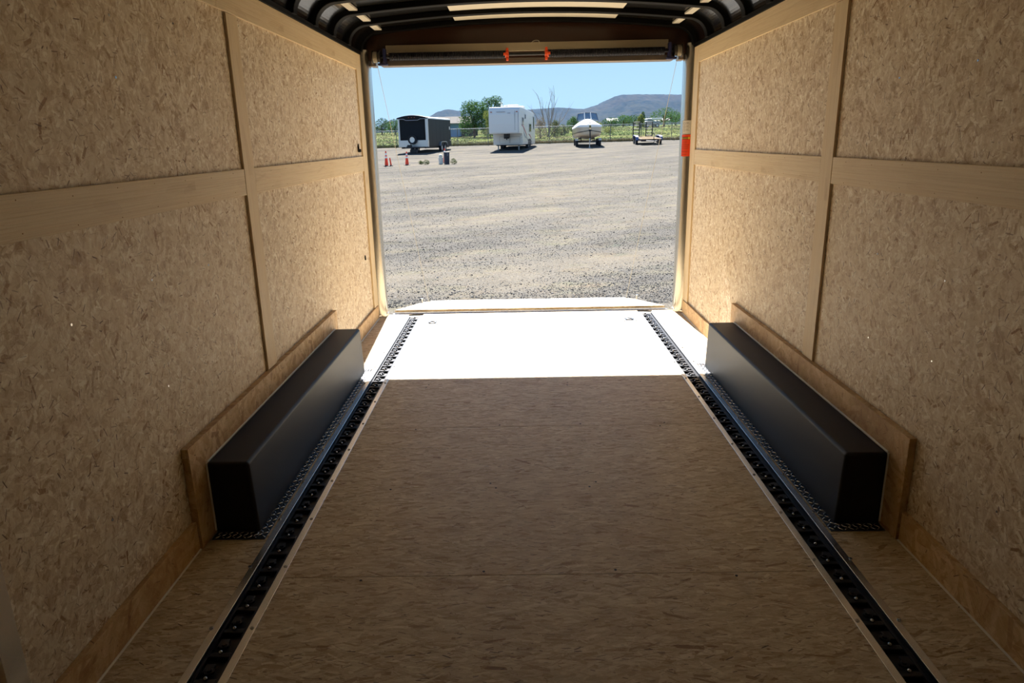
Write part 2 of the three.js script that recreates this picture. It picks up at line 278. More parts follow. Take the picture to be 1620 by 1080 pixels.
// ---------------------------------------------------------------- wheel boxes
for (const s of [-1, 1]) {
  const w = thing('wheel_box', s < 0 ? 'long black textured wheel box against the wall with the oval plates' : 'long black textured wheel box against the wall by the orange label', 'wheel box', [s * 1.118, 0, 2.325], 0, 'wheel boxes');
  const c = rbox(0.160, 0.30, 1.83, 0.013, 0, 0.126, 0, 4);
  { const p = c.attributes.position; for (let i = 0; i < p.count; i++) { const y = p.getY(i), x = p.getX(i); if (x * s < 0) p.setX(i, x + s * 0.010 * clamp(y / 0.275, 0, 1)); if (y < 0.0005) p.setY(i, 0.0005); } c.computeVertexNormals(); }
  mesh('cover', c, M.boxBlack, w);
  // tread plate flange on the floor around the box
  mesh('tread_plate_flange', [rspan(...(s > 0 ? [-0.115, 0.075] : [-0.075, 0.115]), 0.0004, 0.0032, 0.905, 0.965, 0.001), rspan(...(s > 0 ? [-0.115, -0.075] : [0.075, 0.115]), 0.0004, 0.0032, -0.965, 0.905, 0.001), rspan(...(s > 0 ? [-0.115, 0.075] : [-0.075, 0.115]), 0.0004, 0.0032, -0.965, -0.915, 0.001)], M.tread, w);
  const bars = [], one = (x, z, a) => { const g = new THREE.SphereGeometry(1, 6, 4); g.scale(0.0105, 0.0026, 0.003); bars.push(xf(g, x, 0.0034, z, 0, a, 0)); };
  for (let i = 0; i < 84; i++) for (let k = 0; k < 2; k++) one(-s * (0.088 + k * 0.018), -0.955 + i * 0.0228 + k * 0.0114, ((i + k) % 2 ? 1 : -1) * 0.75);
  for (let i = 0; i < 8; i++) for (let k = 0; k < 3; k++) one(s * (-0.075 + i * 0.019), 0.922 + k * 0.015, ((i + k) % 2 ? 1 : -1) * 0.75);
  const raised = mesh('tread_bars', bars, M.alu, w); raised.userData.kind = 'stuff';
  mesh('caulk_line', [bar([s * 0.0795, 0.276, -0.905], [s * 0.0795, 0.276, 0.905], 0.0045), bar([s * 0.0795, 0.01, 0.912], [s * 0.0795, 0.276, 0.912], 0.0045)], M.caulk, w);
}
// ---------------------------------------------------------------- recessed tie-down rings
for (const s of [-1, 1]) {
  const t = thing('recessed_tie_down', s < 0 ? 'small recessed floor ring beside the track at the sunlit left corner' : 'small recessed floor ring beside the track at the sunlit right corner', 'tie-down', [s * 0.762, 0, 0.235], 0, 'recessed floor rings');
  mesh('plate', [span(-0.052, 0.052, 0.0004, 0.0035, -0.06, -0.038), span(-0.052, 0.052, 0.0004, 0.0035, 0.038, 0.06), span(-0.052, -0.036, 0.0004, 0.0035, -0.038, 0.038), span(0.036, 0.052, 0.0004, 0.0035, -0.038, 0.038)], M.alu, t);
  mesh('cup', span(-0.036, 0.036, 0.0004, 0.0012, -0.038, 0.038), M.track, t);
  const r = new THREE.TorusGeometry(0.024, 0.005, 8, 20); r.rotateX(Math.PI / 2); r.translate(0, 0.007, 0.004); mesh('ring', [r, rbox(0.024, 0.008, 0.012, 0.003, 0, 0.008, -0.022, 1)], M.steel, t);
  for (const [x, z] of [[-0.044, -0.05], [0.044, -0.05], [-0.044, 0.05], [0.044, 0.05]]) mesh('bolt', cyl(0.005, 0.006, 0.003, 8, x, 0.005, z), M.track, t);
}
// ---------------------------------------------------------------- ramp door, let down
const RAMP_END = new THREE.Vector3(0, -0.50, -2.12);
{
  const t = thing('ramp_door', 'lowered rear ramp door with a pale flap bridging the doorsill', 'ramp', [0, 0, -0.13]);
  const a = Math.atan2(0.46, 1.99), L = 2.04;
  mesh('panel', muv(xf(rspan(-1.12, 1.12, -0.045, 0, -L, 0, 0.004), 0, -0.046, 0, -a, 0, 0), 1, 1), M.floor, t);
  mesh('edge_rail', [xf(span(-1.145, -1.12, -0.05, 0.0, -L, 0), 0, -0.046, 0, -a, 0, 0), xf(span(1.12, 1.145, -0.05, 0.0, -L, 0), 0, -0.046, 0, -a, 0, 0)], M.alu, t);
  mesh('hinge', cyl(0.011, 0.011, 2.26, 10, 0, -0.018, -0.002, 0, 0, Math.PI / 2), M.steel, t);
  const flap = mesh('transition_flap', muv(xf(drawY([[-1.115, 0], [1.11, 0], [0.90, -0.30], [0.84, -0.335], [-0.86, -0.335], [-0.92, -0.31]], 0, 0.018, 0.002), 0, 0.0, -0.012, -0.02, 0, 0), 2, 5), M.floor, t);
  mesh('flap_edge', [rspan(-0.86, 0.84, -0.006, 0.0155, -0.356, -0.348, 0.002)], M.alu, flap);
  for (const s of [-1, 1]) mesh('latch_pin', [cyl(0.006, 0.006, 0.05, 8, s * 0.93, 0.016, -0.315), cyl(0.011, 0.011, 0.006, 8, s * 0.93, 0.042, -0.315)], M.steel, flap);
}
// ---------------------------------------------------------------- spring shaft over the doorway
{
  const t = thing('ramp_spring_shaft', 'black torsion spring shaft with orange winding cones above the doorway', 'spring', [0, 1.948, 0.02]);
  mesh('rod', cyl(0.011, 0.011, 2.24, 12, 0, 0, 0, 0, 0, Math.PI / 2), M.track, t);
  for (const s of [-1, 1]) {
    const pts = [], turns = 74; for (let i = 0; i <= turns * 8; i++) { const a = i / 8 * Math.PI * 2; pts.push(new THREE.Vector3(s * lerp(0.158, 1.0, i / turns / 8), 0.0232 * Math.cos(a), 0.0232 * Math.sin(a))); }
    mesh('coil_spring', new THREE.TubeGeometry(new THREE.CatmullRomCurve3(pts), turns * 10, 0.0055, 5), M.spring, t);
    mesh('winding_cone', [cyl(0.022, 0.026, 0.028, 14, s * 0.145, 0, 0, 0, 0, Math.PI / 2), rbox(0.018, 0.086, 0.022, 0.004, s * 0.142, 0, 0.004, 1), rbox(0.026, 0.02, 0.056, 0.004, s * 0.158, 0, 0, 1), cyl(0.005, 0.005, 0.014, 8, s * 0.142, 0.03, 0.018, Math.PI / 2), cyl(0.005, 0.005, 0.014, 8, s * 0.142, -0.03, 0.018, Math.PI / 2)], M.orange, t);
    mesh('end_bracket', [rbox(0.02, 0.10, 0.055, 0.004, s * 1.035, 0.006, -0.006, 1), rbox(0.07, 0.016, 0.055, 0.004, s * 1.05, -0.05, -0.006, 1)], M.navy, t);
    mesh('cable_drum', [cyl(0.036, 0.036, 0.05, 20, s * 1.095, 0, 0, 0, 0, Math.PI / 2), cyl(0.046, 0.046, 0.006, 20, s * 1.122, 0, 0, 0, 0, Math.PI / 2), cyl(0.046, 0.046, 0.006, 20, s * 1.068, 0, 0, 0, 0, Math.PI / 2)], M.drum, t);
    const wraps = []; for (let i = 0; i < 5; i++) { const g = new THREE.TorusGeometry(0.037, 0.0022, 5, 22); g.rotateY(Math.PI / 2); wraps.push(xf(g, s * (1.09 + i * 0.006), 0, 0)); }
    mesh('cable_wraps', wraps, M.wire, t);
    tag(mesh('lift_cable', bar([s * 1.094, 1.906, 0.022], [s * 1.08, RAMP_END.y + 0.06, RAMP_END.z], 0.0016), M.wire), s < 0 ? 'thin slanting lift cable in the doorway, above the traffic cones' : 'thin slanting lift cable in the doorway, in front of the mesa', 'cable', 'ramp lift cables');
  }
  mesh('loose_wire', [tube([[0.03, 0.07, 0], [0.045, 0.083, 0.004], [0.07, 0.09, 0.004], [0.088, 0.085, 0], [0.092, 0.07, -0.008]], 0.0016, 24, 5)], M.wire, t);
}
// ---------------------------------------------------------------- labels on the right post, oval plates on the left wall
{
  const white = canvasTex(192, 384, (c, w, h) => { c.fillStyle = '#cfcabf'; c.fillRect(0, 0, w, h); c.fillStyle = '#8f8b85'; c.fillRect(0, 0, w, 10); c.fillRect(0, h - 10, w, 10); c.fillRect(0, 0, 8, h); c.fillRect(w - 8, 0, 8, h); c.strokeStyle = '#55514c'; c.lineWidth = 5; for (const y of [70, 160, 250]) { c.beginPath(); c.ellipse(54, y + 22, 22, 30, 0, 0, 7); c.stroke(); } c.fillStyle = '#4c4843'; for (const y of [58, 78, 98, 148, 168, 188, 238, 258, 278]) c.fillRect(98, y, 40 + (y % 3) * 14, 6); });
  const warn = canvasTex(256, 512, (c, w, h) => { c.fillStyle = '#e2400f'; c.fillRect(0, 0, w, h); c.fillStyle = '#1b1208'; c.fillRect(10, 52, 236, 58); c.fillStyle = '#f2c22a'; c.font = 'bold 36px sans-serif'; c.textAlign = 'left'; c.fillText('WARNING', 14, 95); c.beginPath(); c.arc(216, 81, 27, 0, 7); c.fill(); c.fillStyle = '#1b1208'; c.font = 'bold 40px sans-serif'; c.fillText('!', 209, 95); c.fillStyle = '#9a2b08'; for (let y = 140; y < 480; y += 22) if (y < 300 || y % 3) c.fillRect(22, y, 130 + (y * 7) % 80, 7); c.fillRect(20, 318, 210, 4); c.fillRect(20, 400, 210, 4); });
  const onPost = (name, label, y0, y1, tex) => { // follows the rounded face of the post
    const g = new THREE.BufferGeometry(), pos = [], uv = [], idx = [], n = 8;
    for (let i = 0; i <= n; i++) { const a = lerp(0.1, 1.25, i / n), x = 1.222 - 0.0668 * Math.sin(a) - 0.0006, z = 0.03 - 0.055 * (1 - Math.cos(a)) + 0.0008; for (const [y, v] of [[y0, 0], [y1, 1]]) { pos.push(x, y, z); uv.push(1 - i / n, v); } if (i < n) idx.push(2 * i, 2 * i + 1, 2 * i + 2, 2 * i + 2, 2 * i + 1, 2 * i + 3); }
    g.setAttribute('position', new THREE.Float32BufferAttribute(pos, 3)); g.setAttribute('uv', new THREE.Float32BufferAttribute(uv, 2)); g.setIndex(idx); g.computeVertexNormals();
    tag(mesh(name, g, std('#ffffff', 0.5, 0, { map: tex, side: THREE.DoubleSide })), label, 'label');
  };
  onPost('instruction_label', 'white printed instruction sticker on the metal door post above the orange one', 1.365, 1.465, white);
  onPost('warning_label', 'orange warning sticker with yellow heading on the metal door post', 1.205, 1.362, warn);
  for (const [y, z, r, lab] of [[1.31, 0.31, 0.30, 'dark oval plate with a catch on the wall above the belt board'], [0.517, 0.366, 0, 'dark oval grommet plate on the wall below the belt board']]) {
    const t = thing('oval_wall_plate', lab, 'plate', [-1.2235, y, z], 0, 'oval plates on the wall');
    const o = new THREE.Shape(); o.absellipse(0, 0, 0.036, 0.050, 0, 7); const h = new THREE.Path(); h.absellipse(0, 0, 0.024, 0.037, 0, 7); o.holes.push(h);
    const rim = new THREE.ExtrudeGeometry(o, { depth: 0.006, bevelEnabled: true, bevelSize: 0.002, bevelThickness: 0.002, bevelSegments: 2, curveSegments: 24 }); rim.rotateY(Math.PI / 2); mesh('rim', rim, M.rubber, t);
    const core = new THREE.Shape(); core.absellipse(0, 0, 0.024, 0.037, 0, 7); const cg = new THREE.ExtrudeGeometry(core, { depth: 0.003, bevelEnabled: false, curveSegments: 20 }); cg.rotateY(Math.PI / 2); mesh('lens', cg, M.track, t);
    if (r) mesh('catch', rbox(0.02, 0.022, 0.03, 0.004, 0.012, -0.012, -0.02, 1), M.rubber, t);
  }
}
// earth, stone, plants: no gloss to speak of
const matte = (o) => new THREE.MeshPhysicalMaterial({ roughness: 1, specularIntensity: 0.05, ...o });
// ---------------------------------------------------------------- the yard: gravel, field, hills
const rise = (d) => d <= 0 ? -0.55 : d < 66 ? -0.55 + 0.0052 * d + 0.00028 * d * d : d < 135 ? 1.013 + 0.0422 * (d - 66) - 0.000125 * (d - 66) ** 2 : 3.33;
const groundY = (x, z) => rise(-z) + 0.007 * clamp(x, -30, 30) * clamp(-z / 65, 0, 1);
function terrain(x0, x1, z0, z1, nx, nz, bump, col, power = 1, spread = 0) {
  const g = new THREE.BufferGeometry(), pos = [], uv = [], cl = [], idx = [];
  for (let j = 0; j <= nz; j++) for (let i = 0; i <= nx; i++) {
    const ux = 2 * i / nx - 1, x = spread ? x1 * Math.sign(ux) * Math.pow(Math.abs(ux), spread) : lerp(x0, x1, i / nx), z = lerp(z0, z1, Math.pow(j / nz, power));
    pos.push(x, groundY(x, z) + bump(x, z), z); uv.push(x, z); cl.push(...col(x, z));
    if (i < nx && j < nz) { const a = j * (nx + 1) + i, b = a + nx + 1; idx.push(a, a + 1, b, b, a + 1, b + 1); }
  }
  g.setAttribute('position', new THREE.Float32BufferAttribute(pos, 3)); g.setAttribute('uv', new THREE.Float32BufferAttribute(uv, 2)); g.setAttribute('color', new THREE.Float32BufferAttribute(cl, 3)); g.setIndex(idx); g.computeVertexNormals(); return g;
}
const GZ = -64.2; // where the gravel ends
{
  // pale dusty wheel tracks and darker loose stone, swept diagonally across the yard
  const tone = (x, z) => { const d = -z, u = x * 0.77 + d * 0.64, v = d * 0.77 - x * 0.64; return clamp(0.75 * N(u * 0.10, v * 0.42) + 0.55 * N(u * 0.22 + 7, v * 1.0) + 0.4 * N(u * 0.5, v * 2.2 + 4) + 0.25 * N(x * 1.9, z * 2.4), -0.8, 0.8); };
  const up = new THREE.Color();
  const g = terrain(-70, 70, 9, GZ, 360, 420, (x, z) => -z < 2.6 && Math.abs(x) < 3 ? 0 : 0.022 * N(x * 0.8, z * 1.6) + 0.012 * N(x * 2.3, z * 3.1), (x, z) => { const t = tone(x, z); return t > 0 ? [1 + 0.38 * t, 1 + 0.30 * t, 1 + 0.17 * t] : [1 + 0.40 * t, 1 + 0.38 * t, 1 + 0.34 * t]; }, 1.25, 2.2);
  const gr = mesh('ground', g, matte({ map: gt, bumpMap: gt, bumpScale: 0.012, vertexColors: true, color: new THREE.Color().setRGB(0.37, 0.385, 0.42) }));
  gr.userData = { kind: 'structure', label: 'grey and tan gravel yard behind the trailer' };
  const st = new THREE.IcosahedronGeometry(1, 0); { const p = st.attributes.position; const seen = {}; for (let i = 0; i < p.count; i++) { const k = [p.getX(i), p.getY(i), p.getZ(i)].map((v) => v.toFixed(2)).join(); const f = seen[k] ??= rr(0.75, 1.2); p.setXYZ(i, p.getX(i) * f, p.getY(i) * f * 0.6, p.getZ(i) * f); } st.computeVertexNormals(); }
  const n = 60000, inst = new THREE.InstancedMesh(st, matte({ color: '#ffffff' }), n), m4 = new THREE.Matrix4(), q = new THREE.Quaternion(), c = new THREE.Color();
  let k = 0, guard = 0;
  while (k < n && guard++ < 400000) {
    const d = 2.6 + 34 * Math.pow(rnd(), 1.9), z = -d, x = rr(-1, 1) * (2.2 + d * 0.34);
    if (d < 2.4 && Math.abs(x) < 1.4) continue;
    const t = tone(x, z); if (rnd() < 0.45 + t * 0.9) continue;
    const s = rr(0.0035, 0.010) * (rnd() < 0.04 ? 1.9 : 1);
    q.setFromEuler(new THREE.Euler(rr(-0.4, 0.4), rr(0, 6), rr(-0.4, 0.4)));
    m4.compose(new THREE.Vector3(x, groundY(x, z) + 0.022 * N(x * 0.8, z * 1.6) + 0.012 * N(x * 2.3, z * 3.1) + s * 0.2, z), q, new THREE.Vector3(s * rr(0.8, 1.4), s, s * rr(0.8, 1.4)));
    inst.setMatrixAt(k, m4); const v = rr(0.05, 0.17) * (rnd() < 0.12 ? 0.45 : 1); c.setRGB(v * 1.02, v * 0.98, v * 0.93); inst.setColorAt(k, c); k++;
  }
  inst.count = k; shadowed(inst); inst.name = 'gravel_stones'; inst.userData = { kind: 'stuff', label: 'loose grey stones strewn over the gravel yard', category: 'gravel' }; scene.add(inst);
  // grass field beyond the fence
  const grassTex = canvasTex(1024, 1024, (cx, w, h) => { cx.fillStyle = css([118, 132, 78]); cx.fillRect(0, 0, w, h); for (let i = 0; i < 26000; i++) { cx.fillStyle = css(rnd() < 0.55 ? [96, 124, 58] : rnd() < 0.6 ? [150, 152, 98] : [176, 166, 122], rr(0.2, 0.6)); cx.fillRect(rnd() * w, rnd() * h, rr(1, 4), rr(4, 16)); } });
  const gg = rep(grassTex, 6);
  const f = mesh('field', terrain(-120, 120, GZ, -150, 120, 90, (x, z) => 0.10 * N(x * 0.3, z * 0.3), (x, z) => { const t = N(x * 0.08 + 3, z * 0.16) + 0.5 * N(x * 0.3, z * 0.6); return t > 0.1 ? [1.25, 1.1, 1.05] : [1 + t * 0.2, 1, 1 + t * 0.2]; }), matte({ map: gg, vertexColors: true, color: new THREE.Color().setRGB(0.46, 0.46, 0.38) }));
  f.userData = { kind: 'structure', label: 'green pasture beyond the wire fence' };
  const tuft = merge([0, 1, 2, 3, 4, 5, 6].map((i) => { const b = new THREE.BufferGeometry(); const a = i * 2.4, r = 0.1 * ((i % 3) / 2); const x = Math.cos(a) * r, z = Math.sin(a) * r, w = 0.022; b.setAttribute('position', new THREE.Float32BufferAttribute([x - w * Math.sin(a), 0, z + w * Math.cos(a), x + w * Math.sin(a), 0, z - w * Math.cos(a), x * 2.2 + Math.cos(a) * 0.05, 0.16 + 0.05 * (i % 2), z * 2.2 + Math.sin(a) * 0.05], 3)); b.setAttribute('uv', new THREE.Float32BufferAttribute([0, 0, 1, 0, 0.5, 1], 2)); b.computeVertexNormals(); return b; }));
  const nt = 22000, ti = new THREE.InstancedMesh(tuft, matte({ color: '#ffffff', side: THREE.DoubleSide }), nt);
  for (let i = 0; i < nt; i++) {
    const edge = i < 5200, d = edge ? 64.1 + Math.abs(gauss()) * 0.8 + 0.2 : 65 + 60 * Math.pow(rnd(), 1.5), z = -d, x = rr(-1, 1) * (3 + d * 0.27), s = rr(0.7, 1.7);
    q.setFromEuler(new THREE.Euler(0, rr(0, 6), 0)); m4.compose(new THREE.Vector3(x, groundY(x, z) - 0.01, z), q, new THREE.Vector3(s, s * (edge ? rr(0.4, 1.3) : 0.4), s)); ti.setMatrixAt(i, m4);
    const dry = clamp(0.45 + 1.3 * N(x * 0.1 + 3, z * 0.2) + (edge ? 0.35 : 0) + rr(-0.25, 0.25), 0, 1); c.setRGB(lerp(0.10, 0.24, dry), lerp(0.15, 0.205, dry), lerp(0.05, 0.13, dry)); ti.setColorAt(i, c);
  }
  shadowed(ti); ti.name = 'grass'; ti.userData = { kind: 'stuff', label: 'rough green and straw grass along and beyond the fence', category: 'grass' }; scene.add(ti);
  const far = mesh('plain', terrain(-1200, 1400, -149, -3200, 40, 30, () => -0.3, () => [1, 1, 1]), matte({ color: '#4f5634' })); far.userData = { kind: 'structure', label: 'scrub plain below the hills' };
}
// hills: ridge outlines a few kilometres off, with slopes falling towards the yard
function hill(name, label, pts, zc, depth, foot, cliff) {
  const nx = 320, nz = 80, g = new THREE.BufferGeometry(), pos = [], cl = [], idx = [];
  const crest = (x) => { let k = 0; while (k < pts.length - 2 && x > pts[k + 1][0]) k++; const [a, b] = [pts[k], pts[k + 1]], t = clamp((x - a[0]) / (b[0] - a[0]), 0, 1), s = t * t * (3 - 2 * t); return lerp(a[1], b[1], lerp(t, s, 0.5)); };
  for (let j = 0; j <= nz; j++) for (let i = 0; i <= nx; i++) {
    const x = lerp(pts[0][0], pts.at(-1)[0], i / nx), t = j / nz, front = t < 0.8, z = front ? zc + depth * (1 - t / 0.8) : zc - depth * 0.4 * (t - 0.8) / 0.2;
    let f = front ? Math.pow(t / 0.8, 1.25) : 1; if (cliff && front) { const u = t / 0.8; f = u < 0.82 ? 0.80 * Math.pow(u / 0.82, 1.2) : u < 0.9 ? lerp(0.80, 0.93, (u - 0.82) / 0.08) : lerp(0.93, 1, (u - 0.9) / 0.1); }
    const top = crest(x), y = lerp(foot, top, f) + (1 - Math.abs(2 * f - 1)) * 9 * N(x * 0.012, z * 0.006) + (f > 0.05 ? 1.2 * N(x * 0.09, z * 0.05) : 0);
    pos.push(x, y, z);
    const v = 0.45 + 0.4 * N(x * 0.03, z * 0.01) + 0.9 * N(x * 0.13, z * 0.07), rock = cliff && f > 0.78 && f < 0.95 ? 0.5 + 0.5 * N(x * 0.08, y * 0.2) : 0;
    cl.push(lerp(0.006, 0.030, v) + rock * 0.02, lerp(0.011, 0.032, v) + rock * 0.012, lerp(0.008, 0.022, v) + rock * 0.008);
    if (i < nx && j < nz) { const a = j * (nx + 1) + i, b = a + nx + 1; idx.push(a, a + 1, b, b, a + 1, b + 1); }
  }
  g.setAttribute('position', new THREE.Float32BufferAttribute(pos, 3)); g.setAttribute('color', new THREE.Float32BufferAttribute(cl, 3)); g.setIndex(idx); g.computeVertexNormals();
  const m = mesh(name, g, matte({ vertexColors: true, side: THREE.DoubleSide })); m.userData = { kind: 'structure', label }; return m;
}
hill('hill_ridge', 'long scrub covered ridge on the skyline', [[-900, 30], [-520, 40], [-472, 55], [-445, 69], [-427, 77], [-412, 72], [-360, 66], [-302, 84], [-264, 100], [-238, 106], [-199, 101], [-103, 86], [0, 96], [69, 101], [144, 104], [219, 98], [300, 90], [500, 60]], -2500, 900, 2, false);
hill('mesa', 'flat topped mesa rising at the end of the ridge', [[120, 20], [219, 96], [283, 111], [315, 125], [330, 135], [351, 140], [411, 139.5], [564, 136], [800, 134], [1100, 120]], -2480, 1100, 2, true);

// ---------------------------------------------------------------- fence
{
  const zf = -64.3, x0 = -33, x1 = 33;
  const steel = std('#8b8f90', 0.5, 0.6), post = std('#5d6262', 0.6, 0.5);
  const t = thing('wire_fence', 'long chain link fence with steel posts between gravel yard and pasture', 'fence', [0, groundY(0, zf), zf]);
  const gy = (x) => groundY(x, zf) - groundY(0, zf), H = 1.56;
  const xs = []; for (let x = -32.08; x <= 32.5; x += 2.92) xs.push(x);
  for (const x of xs) mesh('post', [cyl(0.03, 0.03, H + 0.12, 8, x, gy(x) + H / 2 - 0.02, 0), xf(new THREE.SphereGeometry(0.034, 8, 6), x, gy(x) + H + 0.05, 0)], post, t);
  for (let i = 0; i < xs.length - 1; i++) mesh('top_rail', bar([xs[i], gy(xs[i]) + H, 0], [xs[i + 1], gy(xs[i + 1]) + H, 0], 0.022), steel, t);
  const wires = []; for (let x = x0; x < x1; x += 0.11) for (const s of [-1, 1]) { const xe = x + s * H; if (xe < x0 || xe > x1) continue; wires.push(bar([x, gy(x) + 0.02, s * 0.004], [xe, gy(xe) + H, s * 0.004], 0.0022, 3)); }
  mesh('chain_link', wires, steel, t).userData.kind = 'stuff';
}
// ---------------------------------------------------------------- wheels shared by the parked trailers (axle along x)
const V = { tyre: std('#17171a', 0.85), rim: std('#d9d9d6', 0.35, 0.3), black: new THREE.MeshPhysicalMaterial({ color: '#080a0a', roughness: 0.5, specularIntensity: 0.3 }), white: std('#d3d2ce', 0.25), silver: std('#b9bbbd', 0.35, 0.9), frame: std('#1a1a1c', 0.6), glass: new THREE.MeshPhysicalMaterial({ color: '#10151b', roughness: 0.08 }), blueGlass: new THREE.MeshPhysicalMaterial({ color: '#7f97ad', roughness: 0.05, transmission: 0.75, thickness: 0 }), red: std('#9c1f2c', 0.5), grey: std('#8e9092', 0.5), amber: std('#a04a16', 0.4) };
const wheelGeo = (r, w) => { const pr = [[0.62 * r, -w / 2], [0.9 * r, -w / 2], [r, -w * 0.38], [r, w * 0.38], [0.9 * r, w / 2], [0.62 * r, w / 2], [0.62 * r, -w / 2]].map(([a, b]) => new THREE.Vector2(a, b)); const ty = new THREE.LatheGeometry(pr, 24); ty.rotateZ(Math.PI / 2); const rim = merge([cyl(0.63 * r, 0.63 * r, w * 0.6, 20, 0, 0, 0, 0, 0, Math.PI / 2), cyl(0.16 * r, 0.16 * r, w * 0.8, 10, 0, 0, 0, 0, 0, Math.PI / 2)]); return [ty, rim]; };
function wheel(parent, r, w, x, y, z, name = 'wheel') { const [a, b] = wheelGeo(r, w); const m = mesh(name, a, V.tyre, parent); m.position.set(x, y, z); mesh('rim', b, V.rim, m); return m; }
const place = (x, z) => [x, groundY(x, z), z];

{ // black enclosed cargo trailer, nose towards us
  const t = thing('cargo_trailer', 'black enclosed cargo trailer with silver corners and spare wheel on its nose', 'trailer', place(-8.45, -53), -0.20);
  const W = 1.25, L = 6.4, y0 = 0.52, y1 = 2.68;
  mesh('body', span(-W + 0.02, W - 0.02, y0, y1, -L, -0.03), V.black, t);
  for (const s of [-1, 1]) for (let i = 0; i < 6; i++) mesh('side_panel', rspan(...(s > 0 ? [W - 0.02, W] : [-W, -W + 0.02]), y0 + 0.06, y1 - 0.05, -L + 0.03 + i * (L - 0.2) / 6, -L + 0.02 + (i + 1) * (L - 0.2) / 6, 0.004), V.black, t);
  mesh('front_panel', rspan(-W + 0.17, W - 0.17, y0 + 0.5, y1 - 0.05, -0.03, 0.012, 0.006), V.black, t);
  for (const s of [-1, 1]) mesh('corner_trim', drawY([[s * (W - 0.17), 0.014], [s * (W - 0.04), 0.0], [s * (W + 0.006), -0.06], [s * (W + 0.006), -0.2], [s * (W - 0.05), -0.2], [s * (W - 0.17), -0.03]], y0 + 0.5, y1), V.silver, t);
  mesh('stone_guard', rspan(-W - 0.004, W + 0.004, y0 - 0.02, y0 + 0.5, -0.25, 0.02, 0.01), V.silver, t);
  const rp = []; for (let i = 0; i <= 14; i++) { const x = lerp(-W - 0.01, W + 0.01, i / 14); rp.push([x, y1 + 0.05 + 0.17 * (1 - (x / W) ** 2)]); } rp.push([W + 0.01, y1 - 0.03], [-W - 0.01, y1 - 0.03]);
  mesh('roof', drawZ(rp, -L - 0.02, -0.12), V.white, t);
  const np = []; for (let i = 0; i <= 14; i++) { const x = lerp(-W - 0.03, W + 0.03, i / 14); np.push([x, y1 + 0.07 + 0.19 * (1 - (x / W) ** 2)]); } np.push([W + 0.03, y1 - 0.02], [0.7, y1 - 0.02], [0.5, y1 - 0.12], [-0.5, y1 - 0.12], [-0.7, y1 - 0.02], [-W - 0.03, y1 - 0.02]);
  const cap = mesh('nose_cap', drawZ(np, -0.14, 0.10, 0.02), V.black, t);
  mesh('cap_edge', [bar([-W, y1 - 0.03, 0.09], [-0.7, y1 - 0.03, 0.10], 0.018), bar([-0.7, y1 - 0.03, 0.10], [-0.5, y1 - 0.13, 0.10], 0.018), bar([-0.5, y1 - 0.13, 0.10], [0.5, y1 - 0.13, 0.10], 0.018), bar([0.5, y1 - 0.13, 0.10], [0.7, y1 - 0.03, 0.10], 0.018), bar([0.7, y1 - 0.03, 0.10], [W, y1 - 0.03, 0.09], 0.018)], V.silver, cap);
  for (const x of [-0.24, 0, 0.24]) mesh('marker_light', rbox(0.09, 0.045, 0.03, 0.01, x, y1 + 0.08, 0.11, 1), V.amber, cap);
  const sp = wheel(t, 0.36, 0.22, 0.0, 1.06, 0.17, 'spare_wheel'); sp.rotation.y = Math.PI / 2;
  mesh('tongue', [bar([-0.8, 0.46, -0.3], [0, 0.46, 1.25], 0.06, 4), bar([0.8, 0.46, -0.3], [0, 0.46, 1.25], 0.06, 4), rbox(0.14, 0.14, 0.34, 0.03, 0, 0.5, 1.3, 1)], V.frame, t);
  mesh('tongue_jack', [cyl(0.035, 0.035, 0.85, 8, 0.12, 0.45, 0.95), cyl(0.09, 0.11, 0.03, 10, 0.12, 0.015, 0.95), rbox(0.38, 0.24, 0.2, 0.03, -0.12, 0.55, 0.55, 1)], V.frame, t);
  mesh('tongue_dolly', [rbox(0.55, 0.3, 0.4, 0.05, 0.12, 0.17, 0.3, 1)], V.frame, t);
  mesh('under_frame', [span(-1.05, -0.9, 0.38, 0.53, -L, -0.1), span(0.9, 1.05, 0.38, 0.53, -L, -0.1), span(-1.05, 1.05, 0.4, 0.5, -3.6, -3.5)], V.frame, t);
  for (const s of [-1, 1]) { for (const z of [-3.5, -4.4]) wheel(t, 0.36, 0.22, s * (W - 0.03), 0.36, z); mesh('fender', drawX([[-2.98, 0.55], [-3.1, 0.82], [-3.4, 0.9], [-4.5, 0.9], [-4.8, 0.82], [-4.92, 0.55], [-4.87, 0.55], [-4.75, 0.78], [-4.5, 0.85], [-3.4, 0.85], [-3.15, 0.78], [-3.03, 0.55]], ...(s > 0 ? [W, W + 0.14] : [-W - 0.14, -W])), V.silver, t); }
  mesh('side_placard', box(0.006, 0.26, 0.24, W + 0.004, 2.0, -L + 0.35), V.white, t);
  mesh('tail_light', [box(0.01, 0.12, 0.2, W + 0.004, 0.98, -L + 0.25), box(0.01, 0.12, 0.2, -W - 0.004, 0.98, -L + 0.25)], V.silver, t);
}
